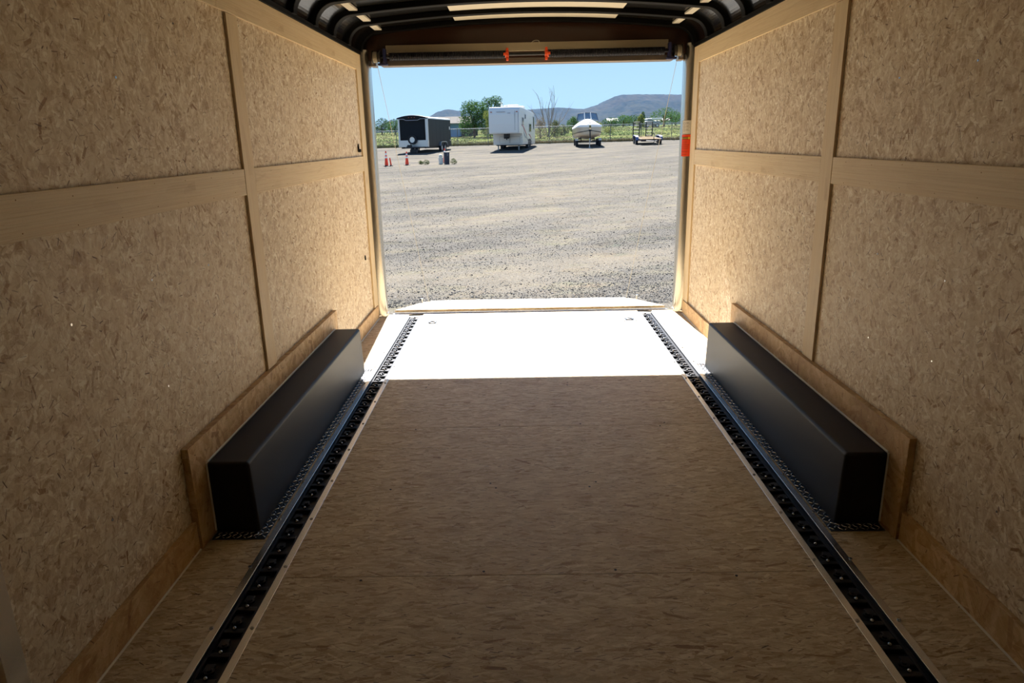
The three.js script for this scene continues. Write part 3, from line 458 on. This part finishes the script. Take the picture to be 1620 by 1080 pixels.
{ // fifth-wheel camper
  const t = thing('camper_trailer', 'white fifth wheel camper with a red swoosh down its side', 'camper', place(-1.1, -52.3), -0.155);
  const W = 1.22, L = 9.2, top = 3.36;
  mesh('body', drawX([[-0.0, 1.42], [-0.04, 1.36], [-1.6, 1.36], [-1.7, 0.5], [-L, 0.5], [-L - 0.1, 1.0], [-L, 2.75], [-L + 0.7, 3.16], [-1.9, top], [-0.5, top], [-0.16, top - 0.1], [-0.04, top - 0.35]], -W, W, 0.03), V.white, t);
  const capG = drawX([[0.0, 1.36], [0.045, 1.45], [0.06, 2.1], [0.03, 2.8], [-0.06, 3.18], [-0.2, top - 0.02], [-0.34, top + 0.01], [-0.36, 1.36]], -W - 0.012, W + 0.012, 0.04);
  const cap = mesh('nose_cap', capG, V.white, t);
  for (const s of [-1, 1]) mesh('marker_light', rbox(0.14, 0.06, 0.03, 0.01, s * 1.02, 3.0, 0.025, 1), V.amber, cap);
  mesh('corner_strip', [box(0.03, 1.5, 0.02, 0.86, 2.35, 0.05), box(0.03, 1.5, 0.02, 1.13, 2.2, 0.05)], V.grey, cap);
  mesh('trim_strip', [box(0.7, 0.04, 0.01, -0.25, 3.0, 0.045, 0.2, 0, 0), box(0.24, 0.04, 0.01, 0.4, 2.9, 0.045, 0.2, 0, 0)], V.grey, cap);
  mesh('front_wall', rspan(-W + 0.02, W - 0.02, 0.5, 1.355, -1.74, -1.58, 0.02), V.white, t);
  for (const [a, b] of [[-0.66, 0.12], [0.2, 0.98]]) { const d = mesh('storage_door', rspan(a, b, 0.62, 1.12, -1.575, -1.55, 0.01), V.white, t); mesh('gasket', [span(a - 0.015, b + 0.015, 0.6, 0.62, -1.575, -1.56), span(a - 0.015, b + 0.015, 1.12, 1.14, -1.575, -1.56), span(a - 0.015, a, 0.62, 1.12, -1.575, -1.56), span(b, b + 0.015, 0.62, 1.12, -1.575, -1.56)], V.grey, d); }
  mesh('hitch_pin_box', [drawX([[-0.85, 1.37], [-1.5, 1.37], [-1.45, 1.1], [-0.95, 0.98], [-0.85, 1.08]], -0.2, 0.2), cyl(0.04, 0.05, 0.14, 10, 0, 0.95, -1.05)], V.frame, t);
  for (const s of [-1, 1]) mesh('landing_leg', [box(0.09, 0.7, 0.09, s * 0.85, 0.42, -1.9), box(0.2, 0.03, 0.2, s * 0.85, 0.015, -1.9)], V.grey, t);
  mesh('under_frame', [span(-1.0, 1.0, 0.42, 0.5, -L, -1.8)], V.frame, t);
  for (const s of [-1, 1]) for (const z of [-5.2, -6.15]) wheel(t, 0.38, 0.24, s * (W - 0.12), 0.38, z);
  mesh('wheel_arch', [drawX([[-4.7, 0.5], [-4.8, 0.85], [-5.1, 0.95], [-6.25, 0.95], [-6.55, 0.85], [-6.65, 0.5]], W - 0.02, W + 0.012)], V.frame, t);
  for (const [z0, z1, ya, yb] of [[-1.35, -2.15, 1.98, 2.62], [-5.3, -6.6, 1.5, 2.2], [-7.9, -8.6, 1.75, 2.85], [-2.85, -3.35, 2.5, 2.9]]) { const w = mesh('window', rspan(W + 0.002, W + 0.03, ya, yb, z1, z0, 0.01), V.grey, t); mesh('pane', span(W + 0.03, W + 0.034, ya + 0.05, yb - 0.05, z1 + 0.05, z0 - 0.05), V.glass, w); }
  for (let i = 0; i < 12; i++) mesh('siding_rib', span(W, W + 0.012, 0.72 + i * 0.21, 0.74 + i * 0.21, -L + 0.1, -0.6), V.white, t);
  const swoosh = (pts) => drawX(pts, W + 0.013, W + 0.02);
  mesh('red_swoosh', [swoosh([[-0.9, 2.05], [-1.9, 2.0], [-3.2, 1.55], [-4.1, 1.15], [-3.2, 1.42], [-1.9, 1.86]]), swoosh([[-5.0, 1.35], [-5.8, 1.3], [-6.8, 0.95], [-5.8, 1.18]])], V.red, t);
  mesh('grey_swoosh', [swoosh([[-2.0, 1.7], [-2.7, 1.3], [-3.4, 1.1], [-3.9, 1.28], [-3.4, 0.98], [-2.6, 1.15]]), swoosh([[-3.9, 1.1], [-4.9, 0.7], [-4.0, 0.95]]), swoosh([[-6.2, 0.9], [-7.0, 0.7], [-7.3, 1.0], [-7.0, 0.62]])], V.grey, t);
  for (const [z, w, h, x] of [[-1.3, 0.36, 0.2, 0.0], [-3.2, 0.9, 0.3, 0.25], [-5.3, 0.7, 0.28, 0.5]]) mesh('roof_vent', rbox(w, h, 0.8, 0.05, x, top + h / 2 - 0.03, z, 2), V.white, t);
  mesh('vent_pipe', [cyl(0.04, 0.04, 0.3, 8, -0.6, top + 0.12, -2.6), cyl(0.07, 0.07, 0.06, 8, -0.6, top + 0.28, -2.6), bar([-0.75, top, -3], [-0.75, top + 0.5, -3], 0.015), bar([-0.95, top + 0.5, -3], [-0.55, top + 0.45, -3], 0.015)], V.white, t);
}
{ // motor boat on its trailer
  const t = thing('motor_boat', 'white and beige motor boat with raked windscreen, bow towards the yard', 'boat', place(5.95, -55.2), -0.02); t.scale.set(0.92, 1, 1);
  const st = [[0.06, 0.08, 1.02, 1.16, 1.80], [0, 0.56, 0.92, 1.06, 1.80], [-0.22, 0.90, 0.84, 1.0, 1.79], [-0.7, 1.10, 0.78, 0.95, 1.78], [-1.6, 1.21, 0.72, 0.92, 1.75], [-2.8, 1.25, 0.68, 0.9, 1.72], [-4.4, 1.26, 0.66, 0.88, 1.70], [-6.4, 1.2, 0.66, 0.88, 1.68]]; // z, half beam, keel, chine, sheer
  const loft = (ring, closed) => { const rings = st.map(ring), g = new THREE.BufferGeometry(), pos = rings.flat(2), idx = [], m = rings[0].length; for (let j = 0; j < rings.length - 1; j++) for (let i = 0; i < m - 1; i++) { const a = j * m + i, b = a + m; idx.push(a, a + 1, b, b, a + 1, b + 1); } g.setAttribute('position', new THREE.Float32BufferAttribute(pos, 3)); g.setAttribute('uv', new THREE.Float32BufferAttribute(new Float32Array(pos.length / 3 * 2), 2)); g.setIndex(idx); g.computeVertexNormals(); return g; };
  const beige = std('#c9b9a0', 0.3, 0, { side: THREE.DoubleSide }), deck = std('#f1f0ec', 0.25, 0, { side: THREE.DoubleSide }), dark = std('#3b3430', 0.4, 0, { side: THREE.DoubleSide });
  const half = ([z, b, k, c, s], f) => [-1, 1].map((sg) => f(sg));
  mesh('hull', loft(([z, b, k, c, s]) => [[-b, s - 0.16, z], [-b * 0.985, lerp(c, s, 0.5), z], [-b * 0.95, lerp(c, s, 0.22), z], [-b * 0.86, c, z], [-b * 0.42, lerp(k, c, 0.5), z], [0, k, z], [b * 0.42, lerp(k, c, 0.5), z], [b * 0.86, c, z], [b * 0.95, lerp(c, s, 0.22), z], [b * 0.985, lerp(c, s, 0.5), z], [b, s - 0.16, z]]), beige, t);
  for (const sg of [-1, 1]) mesh('hull_stripe', loft(([z, b, k, c, s]) => { const y = lerp(c, s, 0.30); return [[sg * (b * 0.965 + 0.012), y - 0.03, z + 0.012], [sg * (b * 0.975 + 0.012), y + 0.03, z + 0.012]]; }), dark, t);
  mesh('gunwale', loft(([z, b, k, c, s]) => [[-b - 0.015, s - 0.17, z + 0.01], [-b - 0.02, s, z + 0.01], [-b * 0.9, s + 0.03, z], [-b * 0.86, s, z]]), deck, t);
  mesh('gunwale', loft(([z, b, k, c, s]) => [[b + 0.015, s - 0.17, z + 0.01], [b + 0.02, s, z + 0.01], [b * 0.9, s + 0.03, z], [b * 0.86, s, z]]), deck, t);
  mesh('fore_deck', loft(([z, b, k, c, s]) => { const h = 0.62 * sstep(-0.3, 2.6, -z); return [-1, -0.85, -0.6, -0.3, 0, 0.3, 0.6, 0.85, 1].map((u) => [u * b * 0.97, s + h * (1 - Math.pow(Math.abs(u), 1.9)), z]); }), deck, t);
  const wz = -2.35, wy = 2.0;
  mesh('windscreen_frame', [bar([-1.04, 2.16, wz - 0.5], [-0.86, 2.8, wz - 0.95], 0.022), bar([1.04, 2.16, wz - 0.5], [0.86, 2.8, wz - 0.95], 0.022), bar([-0.86, 2.8, wz - 0.95], [-0.3, 2.85, wz - 0.6], 0.018), bar([0.86, 2.8, wz - 0.95], [0.3, 2.85, wz - 0.6], 0.018), bar([-0.3, 2.85, wz - 0.6], [0.3, 2.85, wz - 0.6], 0.018)], V.frame, t);
  for (const s of [-1, 1]) mesh('windscreen_pillar', bar([s * 0.30, 2.35, wz - 0.1], [s * 0.28, 2.86, wz - 0.6], 0.042), V.white, t);
  const pane = (a, b, c, d) => { const g = new THREE.BufferGeometry(); g.setAttribute('position', new THREE.Float32BufferAttribute([...a, ...b, ...c, ...a, ...c, ...d], 3)); g.setAttribute('uv', new THREE.Float32BufferAttribute(new Float32Array(12), 2)); g.computeVertexNormals(); return g; };
  const bg = V.blueGlass.clone(); bg.side = THREE.DoubleSide;
  mesh('windscreen_pane', pane([-0.28, 2.36, wz - 0.12], [0.28, 2.36, wz - 0.12], [0.27, 2.84, wz - 0.6], [-0.27, 2.84, wz - 0.6]), bg, t);
  for (const s of [-1, 1]) mesh('windscreen_pane', pane([s * 0.32, 2.35, wz - 0.12], [s * 1.02, 2.2, wz - 0.5], [s * 0.85, 2.79, wz - 0.95], [s * 0.30, 2.84, wz - 0.6]), bg, t);
  mesh('transom', span(-1.16, 1.16, 0.8, 1.66, -6.42, -6.36), deck, t);
  mesh('bow_rail', [bar([-0.2, 1.9, -0.1], [-0.2, 2.04, -0.16], 0.012), bar([0.2, 1.9, -0.1], [0.2, 2.04, -0.16], 0.012), bar([-0.28, 2.04, -0.16], [0.28, 2.04, -0.16], 0.014), bar([0, 1.86, 0.0], [0, 2.02, -0.05], 0.04)], V.grey, t);
  const b = thing('boat_trailer', 'dark two wheeled boat trailer under the beige motor boat', 'trailer', place(5.95, -55.2), -0.02); b.scale.set(0.92, 1, 1);
  mesh('frame', [bar([-0.95, 0.48, -6.2], [-0.95, 0.48, -2.2], 0.055, 4), bar([0.95, 0.48, -6.2], [0.95, 0.48, -2.2], 0.055, 4), bar([-0.95, 0.48, -2.2], [0, 0.48, 0.2], 0.055, 4), bar([0.95, 0.48, -2.2], [0, 0.48, 0.2], 0.055, 4), bar([0, 0.48, 0.2], [0, 0.46, 1.5], 0.05, 4), bar([-1.1, 0.45, -4.1], [1.1, 0.45, -4.1], 0.05, 4), bar([-0.95, 0.48, -2.3], [0.95, 0.48, -2.3], 0.05, 4), rbox(0.12, 0.12, 0.3, 0.03, 0, 0.5, 1.55, 1)], V.frame, b);
  for (const s of [-1, 1]) mesh('bunk', [bar([s * 0.62, 0.72, -6], [s * 0.62, 0.74, -2.4], 0.06, 4), bar([s * 0.62, 0.48, -2.3], [s * 0.62, 0.72, -2.6], 0.04, 4)], V.frame, b);
  mesh('winch_post', [bar([0, 0.5, 0.35], [0, 1.32, 0.14], 0.05, 4), rbox(0.22, 0.12, 0.16, 0.02, 0, 1.36, 0.14, 1)], V.frame, b);
  mesh('tongue_jack', [cyl(0.035, 0.035, 0.7, 8, -0.12, 0.38, 1.1), cyl(0.09, 0.1, 0.03, 8, -0.12, 0.015, 1.1)], V.silver, b);
  for (const s of [-1, 1]) { wheel(b, 0.34, 0.24, s * 1.06, 0.34, -1.9); wheel(b, 0.34, 0.24, s * 1.06, 0.34, -4.1); mesh('fender', drawX([[-1.45, 0.55], [-1.6, 0.74], [-2.2, 0.74], [-2.35, 0.55], [-2.3, 0.55], [-2.17, 0.7], [-1.63, 0.7], [-1.5, 0.55]], ...(s > 0 ? [0.94, 1.2] : [-1.2, -0.94])), V.white, b); }
}
{ // flat utility trailer with two upright ramps
  const t = thing('utility_trailer', 'low flat bed trailer with two upright black ramp gates', 'trailer', place(11.3, -56.5), 0.0); t.rotation.x = 0.05; t.position.y -= 0.10;
  const plank = matte({ color: '#6a5d4b' }), fend = std('#59608a', 0.35);
  for (let i = 0; i < 8; i++) mesh('plank', rspan(-0.82 + i * 0.205, -0.62 + i * 0.205, 0.55, 0.59, -4.6, 0, 0.005), plank, t);
  mesh('frame', [span(-0.86, 0.86, 0.40, 0.545, -0.02, 0.04), span(-0.88, -0.82, 0.42, 0.60, -4.6, 0), span(0.82, 0.88, 0.42, 0.60, -4.6, 0), span(-0.86, 0.86, 0.42, 0.55, -4.64, -4.6)], std('#3c2823', 0.6), t);
  mesh('tongue', [bar([-0.5, 0.46, 0], [0, 0.46, 1.3], 0.04, 4), bar([0.5, 0.46, 0], [0, 0.46, 1.3], 0.04, 4), cyl(0.03, 0.03, 0.6, 8, 0.02, 0.48, 0.95), cyl(0.07, 0.08, 0.03, 8, 0.02, 0.165, 0.95)], V.frame, t);
  for (const s of [-1, 1]) {
    for (const z of [-1.6, -2.45]) wheel(t, 0.34, 0.2, s * 1.03, 0.34, z);
    mesh('fender', drawX([[-1.1, 0.45], [-1.2, 0.72], [-1.4, 0.8], [-2.65, 0.8], [-2.85, 0.72], [-2.95, 0.45], [-2.9, 0.45], [-2.8, 0.69], [-2.63, 0.75], [-1.42, 0.75], [-1.25, 0.69], [-1.15, 0.45]], ...(s > 0 ? [0.9, 1.16] : [-1.16, -0.9])), fend, t);
    const g = mesh('ramp_gate', [bar([s * 0.30 - 0.0, 0.55, -4.55], [s * 0.30, 1.86, -4.5], 0.045, 4), bar([s * 0.86, 0.55, -4.55], [s * 0.86, 1.86, -4.5], 0.045, 4)], V.frame, t);
    for (let i = 0; i < 5; i++) mesh('rung', bar([s * 0.30, 0.66 + i * 0.29, -4.545], [s * 0.86, 0.66 + i * 0.29, -4.545], 0.036, 4), V.frame, g);
  }
  mesh('prop_bar', bar([0.9, 1.2, -4.5], [1.05, 0.6, -3.6], 0.03, 4), V.frame, t);
}
// ---------------------------------------------------------------- cones, bin, bucket
const coneO = std('#f0441a', 0.55), coneW = std('#e8e6e2', 0.5);
function cone(label, x, z, h, tilt = 0) {
  const t = thing('traffic_cone', label, 'cone', place(x, z), 0, 'traffic cones in the yard');
  const r = (y) => lerp(0.115, 0.035, y / h), band = (a, b) => cyl(r(b), r(a), b - a, 18, 0, (a + b) / 2, 0);
  mesh('base', [rbox(0.36, 0.035, 0.36, 0.01, 0, 0.0175, 0, 1)], V.frame, t);
  mesh('body', [band(0.03, h * 0.52), band(h * 0.64, h * 0.72), band(h * 0.86, h)], coneO, t);
  mesh('reflective_band', band(h * 0.52, h * 0.64), coneW, t); mesh('reflective_band', band(h * 0.72, h * 0.86), coneW, t);
  return t;
}
cone('orange cone with two white bands beneath the cable, its base black', -7.92, -37.6, 0.86);
cone('orange cone standing alone in front of the cargo trailer spare wheel', -6.75, -38, 0.78);
cone('orange cone mostly hidden behind the dark upright bin', -4.6, -39.4, 0.86);
{ const c = thing('marker_post', 'short orange post leaning against the cone beneath the cable', 'post', place(-7.62, -37.45)); mesh('post', xf(cyl(0.035, 0.05, 0.45, 10, 0, 0.25, 0), 0, 0, 0, 0, 0, 0.12), coneO, c); mesh('base', rbox(0.18, 0.05, 0.18, 0.015, 0.02, 0.025, 0, 1), V.frame, c); }
{
  const b = thing('bin', 'dark navy upright bin standing on the gravel', 'bin', place(-4.37, -38.2), 0.3);
  mesh('body', xf(new THREE.CylinderGeometry(0.21, 0.19, 0.64, 4, 1), 0, 0.32, 0, 0, Math.PI / 4, 0), std('#23273c', 0.5), b); mesh('lid', rbox(0.33, 0.06, 0.33, 0.015, 0, 0.67, 0, 1), std('#1c2033', 0.5), b); mesh('grip', [box(0.02, 0.18, 0.02, 0.03, 0.55, 0.155)], V.grey, b);
  const k = thing('bucket', 'pale bucket beside the dark navy bin', 'bucket', place(-4.72, -38.1)); mesh('pail', cyl(0.15, 0.12, 0.36, 18, 0, 0.18, 0), std('#cfccc4', 0.5), k); mesh('lid', cyl(0.155, 0.155, 0.03, 18, 0, 0.375, 0), std('#dad8d2', 0.5), k); mesh('bundle', xf(new THREE.SphereGeometry(0.12, 10, 8), 0, 0.46, 0), std('#cbc6ba', 0.8), k);
}
// ---------------------------------------------------------------- plants
function leafCloud(blobs, n, size, cols) { // leaves as small folded blades inside soft blobs
  const pos = [], nor = [], col = []; const vol = blobs.map((b) => b[3] * b[4] * (b[5] ?? b[3])), sum = vol.reduce((a, b) => a + b, 0);
  blobs.forEach((b, bi) => { const m = Math.round(n * vol[bi] / sum); for (let i = 0; i < m; i++) {
    let x, y, z; do { x = rr(-1, 1); y = rr(-1, 1); z = rr(-1, 1); } while (x * x + y * y + z * z > 1 || (x * x + y * y + z * z < 0.3 && rnd() < 0.6));
    const k = 1 + 0.35 * N(x * 2 + bi, y * 2, z * 2); x = b[0] + x * b[3] * k; y = b[1] + y * b[4] * k; z = b[2] + z * (b[5] ?? b[3]) * k;
    const a = new THREE.Vector3(gauss(), gauss() + 0.3, gauss()).normalize(), u = new THREE.Vector3(gauss(), gauss(), gauss()).cross(a).normalize().multiplyScalar(size * rr(0.7, 1.4)), v = a.clone().cross(u).multiplyScalar(0.6), c = cols[Math.floor(rnd() * cols.length)], w = rr(0.8, 1.2);
    for (const [s, q] of [[-1, 0], [0, -0.6], [1, 0], [-1, 0], [1, 0], [0, 0.6]]) { pos.push(x + u.x * s + v.x * q, y + u.y * s + v.y * q, z + u.z * s + v.z * q); nor.push(a.x, a.y, a.z); col.push(c[0] * w, c[1] * w, c[2] * w); }
  } });
  const g = new THREE.BufferGeometry(); g.setAttribute('position', new THREE.Float32BufferAttribute(pos, 3)); g.setAttribute('normal', new THREE.Float32BufferAttribute(nor, 3)); g.setAttribute('color', new THREE.Float32BufferAttribute(col, 3)); return g;
}
const leafMat = new THREE.MeshPhysicalMaterial({ vertexColors: true, roughness: 1, specularIntensity: 0.1, side: THREE.DoubleSide, transmission: 0.3, thickness: 0 }), bark = matte({ color: '#5a4636' }), deadBark = matte({ color: '#7d6f62' });
const GREENS = { cotton: [[0.035, 0.085, 0.022], [0.05, 0.115, 0.026], [0.085, 0.15, 0.038]], yellow: [[0.19, 0.20, 0.045], [0.13, 0.17, 0.045]], dark: [[0.03, 0.07, 0.026], [0.042, 0.09, 0.03], [0.06, 0.11, 0.032]], olive: [[0.085, 0.105, 0.04], [0.12, 0.125, 0.055], [0.06, 0.09, 0.034]], twig: [[0.17, 0.13, 0.10], [0.22, 0.18, 0.14], [0.13, 0.12, 0.08]] };
function plant(name, label, category, x, z, blobs, n, size, kind, group, trunkH) {
  const t = thing(name, label, category, place(x, z), 0, group);
  const c = mesh('crown', leafCloud(blobs, n, size, GREENS[kind]), leafMat, t); c.userData.kind = 'stuff';
  const b = blobs[0]; mesh('trunk', [bar([0, -0.05, 0], [b[0] * 0.5, b[1], b[2]], Math.max(0.05, b[3] * 0.08), 7), ...blobs.slice(1, 5).map((o) => bar([b[0] * 0.25, b[1] * 0.5, 0], [o[0], o[1], o[2]], Math.max(0.03, b[3] * 0.04), 5))], kind === 'twig' ? deadBark : bark, t);
  return t;
}
plant('leafy_tree', 'big rounded dark green tree beside the grey roofed shed', 'tree', -5.4, -85, [[0, 2.6, 0, 1.7, 1.7], [-0.6, 3.6, 0, 1.1, 0.8], [1.1, 1.9, 0, 1.3, 1.4], [0.6, 3.3, 0, 1.2, 1.0], [-0.9, 1.4, 0, 1.1, 1.1], [1.6, 0.9, 0.2, 0.9, 0.8]], 7000, 0.10, 'cotton');
plant('leafy_tree', 'taller ragged green tree behind the rounded one', 'tree', -3.6, -95, [[0.2, 3.4, 0, 1.1, 1.2], [0.7, 4.6, 0, 0.9, 0.5], [-0.6, 4.4, 0, 0.7, 0.5], [1.2, 3.9, 0, 0.6, 0.4], [0.2, 2.2, 0, 1.2, 1.1], [-0.9, 3.6, 0, 0.6, 0.6], [1.9, 3.5, 0, 0.25, 0.25]], 3800, 0.11, 'cotton');
plant('leafy_bush', 'yellow green bush between the big tree and the camper', 'bush', -3.3, -82, [[0, 1.5, 0, 0.6, 1.1], [-0.4, 2.6, 0, 0.5, 0.5], [0.3, 0.9, 0, 0.6, 0.7]], 1600, 0.09, 'yellow');
{ // bare tree
  const t = thing('bare_tree', 'leafless grey tree spreading thin branches behind the camper', 'tree', place(3.55, -80));
  const limbs = [], grow = (a, dir, len, r, depth) => { let p = a.clone(), d = dir.clone(); for (let k = 0; k < 3; k++) { const q = p.clone().addScaledVector(d, len / 3); limbs.push(bar(p.toArray(), q.toArray(), r * (1 - k * 0.2), 4)); if (depth > 0) { const nd = d.clone().add(new THREE.Vector3(gauss() * 0.45, gauss() * 0.2, gauss() * 0.4)).normalize(); grow(q, nd, len * rr(0.45, 0.65), r * 0.55, depth - 1); } p = q; d = d.add(new THREE.Vector3(gauss() * 0.09, 0.02, gauss() * 0.08)).normalize(); } };
  for (const [x, y, l, r] of [[-0.36, 1, 3.2, 0.05], [0.02, 1, 2.9, 0.04], [0.16, 1, 3.5, 0.055], [0.3, 1, 2.7, 0.036], [0.85, 0.8, 2.6, 0.036], [-0.75, 1, 2.6, 0.036]]) grow(new THREE.Vector3(x * 0.15, 0.0, 0), new THREE.Vector3(x * 0.7, y, gauss() * 0.15).normalize(), l, r, 2);
  mesh('branches', limbs, deadBark, t);
}
plant('twiggy_bush', 'brown twiggy bush below the leafless tree', 'bush', 2.5, -76.5, [[0, 0.9, 0, 0.7, 1.0], [0.2, 1.7, 0, 0.4, 0.6], [-0.2, 1.6, 0, 0.35, 0.6]], 1700, 0.06, 'twig');
plant('leafy_bush', 'green bush at the foot of the leafless tree', 'bush', 4.35, -81, [[0, 0.8, 0, 0.7, 0.9], [0.1, 1.4, 0, 0.45, 0.5]], 1300, 0.08, 'olive');
plant('leafy_bush', 'olive bush spreading between the camper and the boat', 'bush', 5.3, -83, [[0, 0.6, 0, 0.7, 0.7], [0.5, 0.7, 0, 0.5, 0.6]], 1100, 0.08, 'olive');
plant('leafy_tree', 'small green tree showing past the boat windscreen', 'tree', 6.7, -84, [[0, 1.2, 0, 0.75, 0.9], [0.2, 1.7, 0, 0.5, 0.5]], 1500, 0.08, 'cotton');
plant('leafy_bush', 'yellowish green bush just past the boat hull', 'bush', 9.6, -84, [[0, 0.7, 0, 0.5, 0.8], [0.4, 0.9, 0, 0.35, 0.5]], 1000, 0.07, 'yellow');
plant('leafy_bush', 'low straw green bush near the boat by the fence', 'bush', 11.4, -86, [[0, 0.4, 0, 0.7, 0.4]], 700, 0.07, 'yellow');
const row = (x, z, w, h, kind, label) => plant('leafy_tree', label, 'tree', x, z, [[0, h * 0.55, 0, w * 0.5, h * 0.45], [w * 0.3, h * 0.45, 0, w * 0.35, h * 0.4], [-w * 0.32, h * 0.4, 0, w * 0.35, h * 0.36], [0.1 * w, h * 0.75, 0, w * 0.3, h * 0.25]], Math.round(900 + 260 * w * h / 4), 0.11, kind, 'trees along the far side of the pasture');
row(15.2, -114, 3.0, 1.7, 'dark', 'low dark tree far off between boat and flat trailer'); row(18.2, -121, 3.2, 2.0, 'cotton', 'low green tree far off just short of the flat trailer'); row(18.3, -104, 1.0, 2.1, 'yellow', 'slim yellow green tree beside the upright ramp gates');
row(20.9, -126, 3.6, 2.0, 'dark', 'dark green tree far off behind the upright ramp gates'); row(23.2, -131, 0.9, 2.6, 'dark', 'slender dark conifer rising behind the ramp gates'); row(24.4, -117, 4.4, 3.1, 'cotton', 'broad bright green tree past the flat trailer'); row(27.6, -123, 3.6, 2.3, 'cotton', 'green tree next to the broad one, towards the door post'); row(28.6, -112, 4.2, 2.4, 'dark', 'green tree half hidden by the door post and cable');
row(-19.4, -110, 2.6, 2.4, 'cotton', 'green tree left of the black cargo trailer, nearer to it'); row(-22.2, -114, 3.0, 2.6, 'dark', 'dark green tree against the left door post'); row(-23.6, -106, 3.0, 2.3, 'cotton', 'green tree partly behind the left door post');
row(11.8, -112, 2.6, 1.3, 'olive', 'olive scrub tree far off just past the boat');
for (const [x, z, s, lab] of [[-6.0, -38.4, 0.8, 'low green weed tuft in the gravel left of the bin'], [-5.6, -38.0, 1, 'taller weed tuft in the gravel next to the bin'], [-3.95, -38.0, 1.1, 'leafy weed tuft to the right of the navy bin']]) { const t = thing('weed_tuft', lab, 'weed', place(x, z), 0, 'weeds in the gravel'); mesh('leaves', leafCloud([[0, 0.14 * s, 0, 0.18 * s, 0.16 * s], [0.1, 0.09, 0.05, 0.14, 0.08]], 260, 0.035, GREENS.olive), leafMat, t).userData.kind = 'stuff'; }
// ---------------------------------------------------------------- shed and small distant things
{
  const t = thing('shed', 'low blue shed with a pale metal roof behind the fence', 'building', place(-9.6, -90), 0.0);
  const blue = std('#6f8fb4', 0.7), dark = matte({ color: '#2b2a2a' }), roof = matte({ color: '#77736e' });
  mesh('wall', span(-4, 2.0, -0.1, 1.75, -3, 0), blue, t); mesh('open_bay', [span(2.0, 2.1, -0.1, 1.7, -3, -2.9), span(2.0, 4.2, -0.1, 1.6, -3, -2.95)], dark, t);
  for (const x of [3.0, 4.1]) mesh('post', box(0.1, 1.7, 0.1, x, 0.8, 0), dark, t);
  const r = drawX([[0.5, 1.62], [-1.5, 2.5], [-3.6, 1.62], [-3.6, 1.7], [-1.5, 2.58], [0.5, 1.7]], -4.3, 3.6); mesh('roof', r, roof, t);
  for (let i = 0; i < 9; i++) mesh('roof_seam', [bar([-4 + i * 0.95, 1.71, 0.5], [-4 + i * 0.95, 2.59, -1.5], 0.02, 4)], roof, t);
}
{
  const c = thing('parked_truck', 'tiny white truck with camper shell seen far off through the ramp gates', 'vehicle', place(21.3, -112), 0.2);
  mesh('body', [rbox(2.6, 0.55, 1.6, 0.15, 0, 0.65, 0, 2), rbox(1.1, 0.5, 1.5, 0.15, -0.3, 1.1, 0, 2)], V.grey, c); mesh('camper_shell', rbox(1.8, 0.3, 1.6, 0.08, 0.7, 1.25, 0, 2), V.white, c); for (const x of [-0.8, 0.8]) for (const z of [-0.7, 0.7]) { const w = wheel(c, 0.3, 0.2, x, 0.3, z); w.rotation.y = Math.PI / 2; }
  for (const [x, z, w, lab] of [[18.6, -138, 0.9, 'small pale roofed house far off past the boat'], [30.5, -150, 1.6, 'tiny white gabled house far off beside the door post cable']]) { const h = thing('distant_house', lab, 'house', place(x, z)); mesh('wall', span(-w, w, -0.1, 1.1, -2, 0), V.white, h); mesh('roof', drawX([[0.2, 1.05], [-1, 1.6], [-2.2, 1.05]], -w - 0.2, w + 0.2), std('#8f8c88', 0.5), h); for (const x2 of [-0.5, 0.5]) mesh('window', box(0.4, 0.4, 0.03, x2 * w, 0.6, 0.005), V.glass, h); }
}
renderer.render(scene, camera);
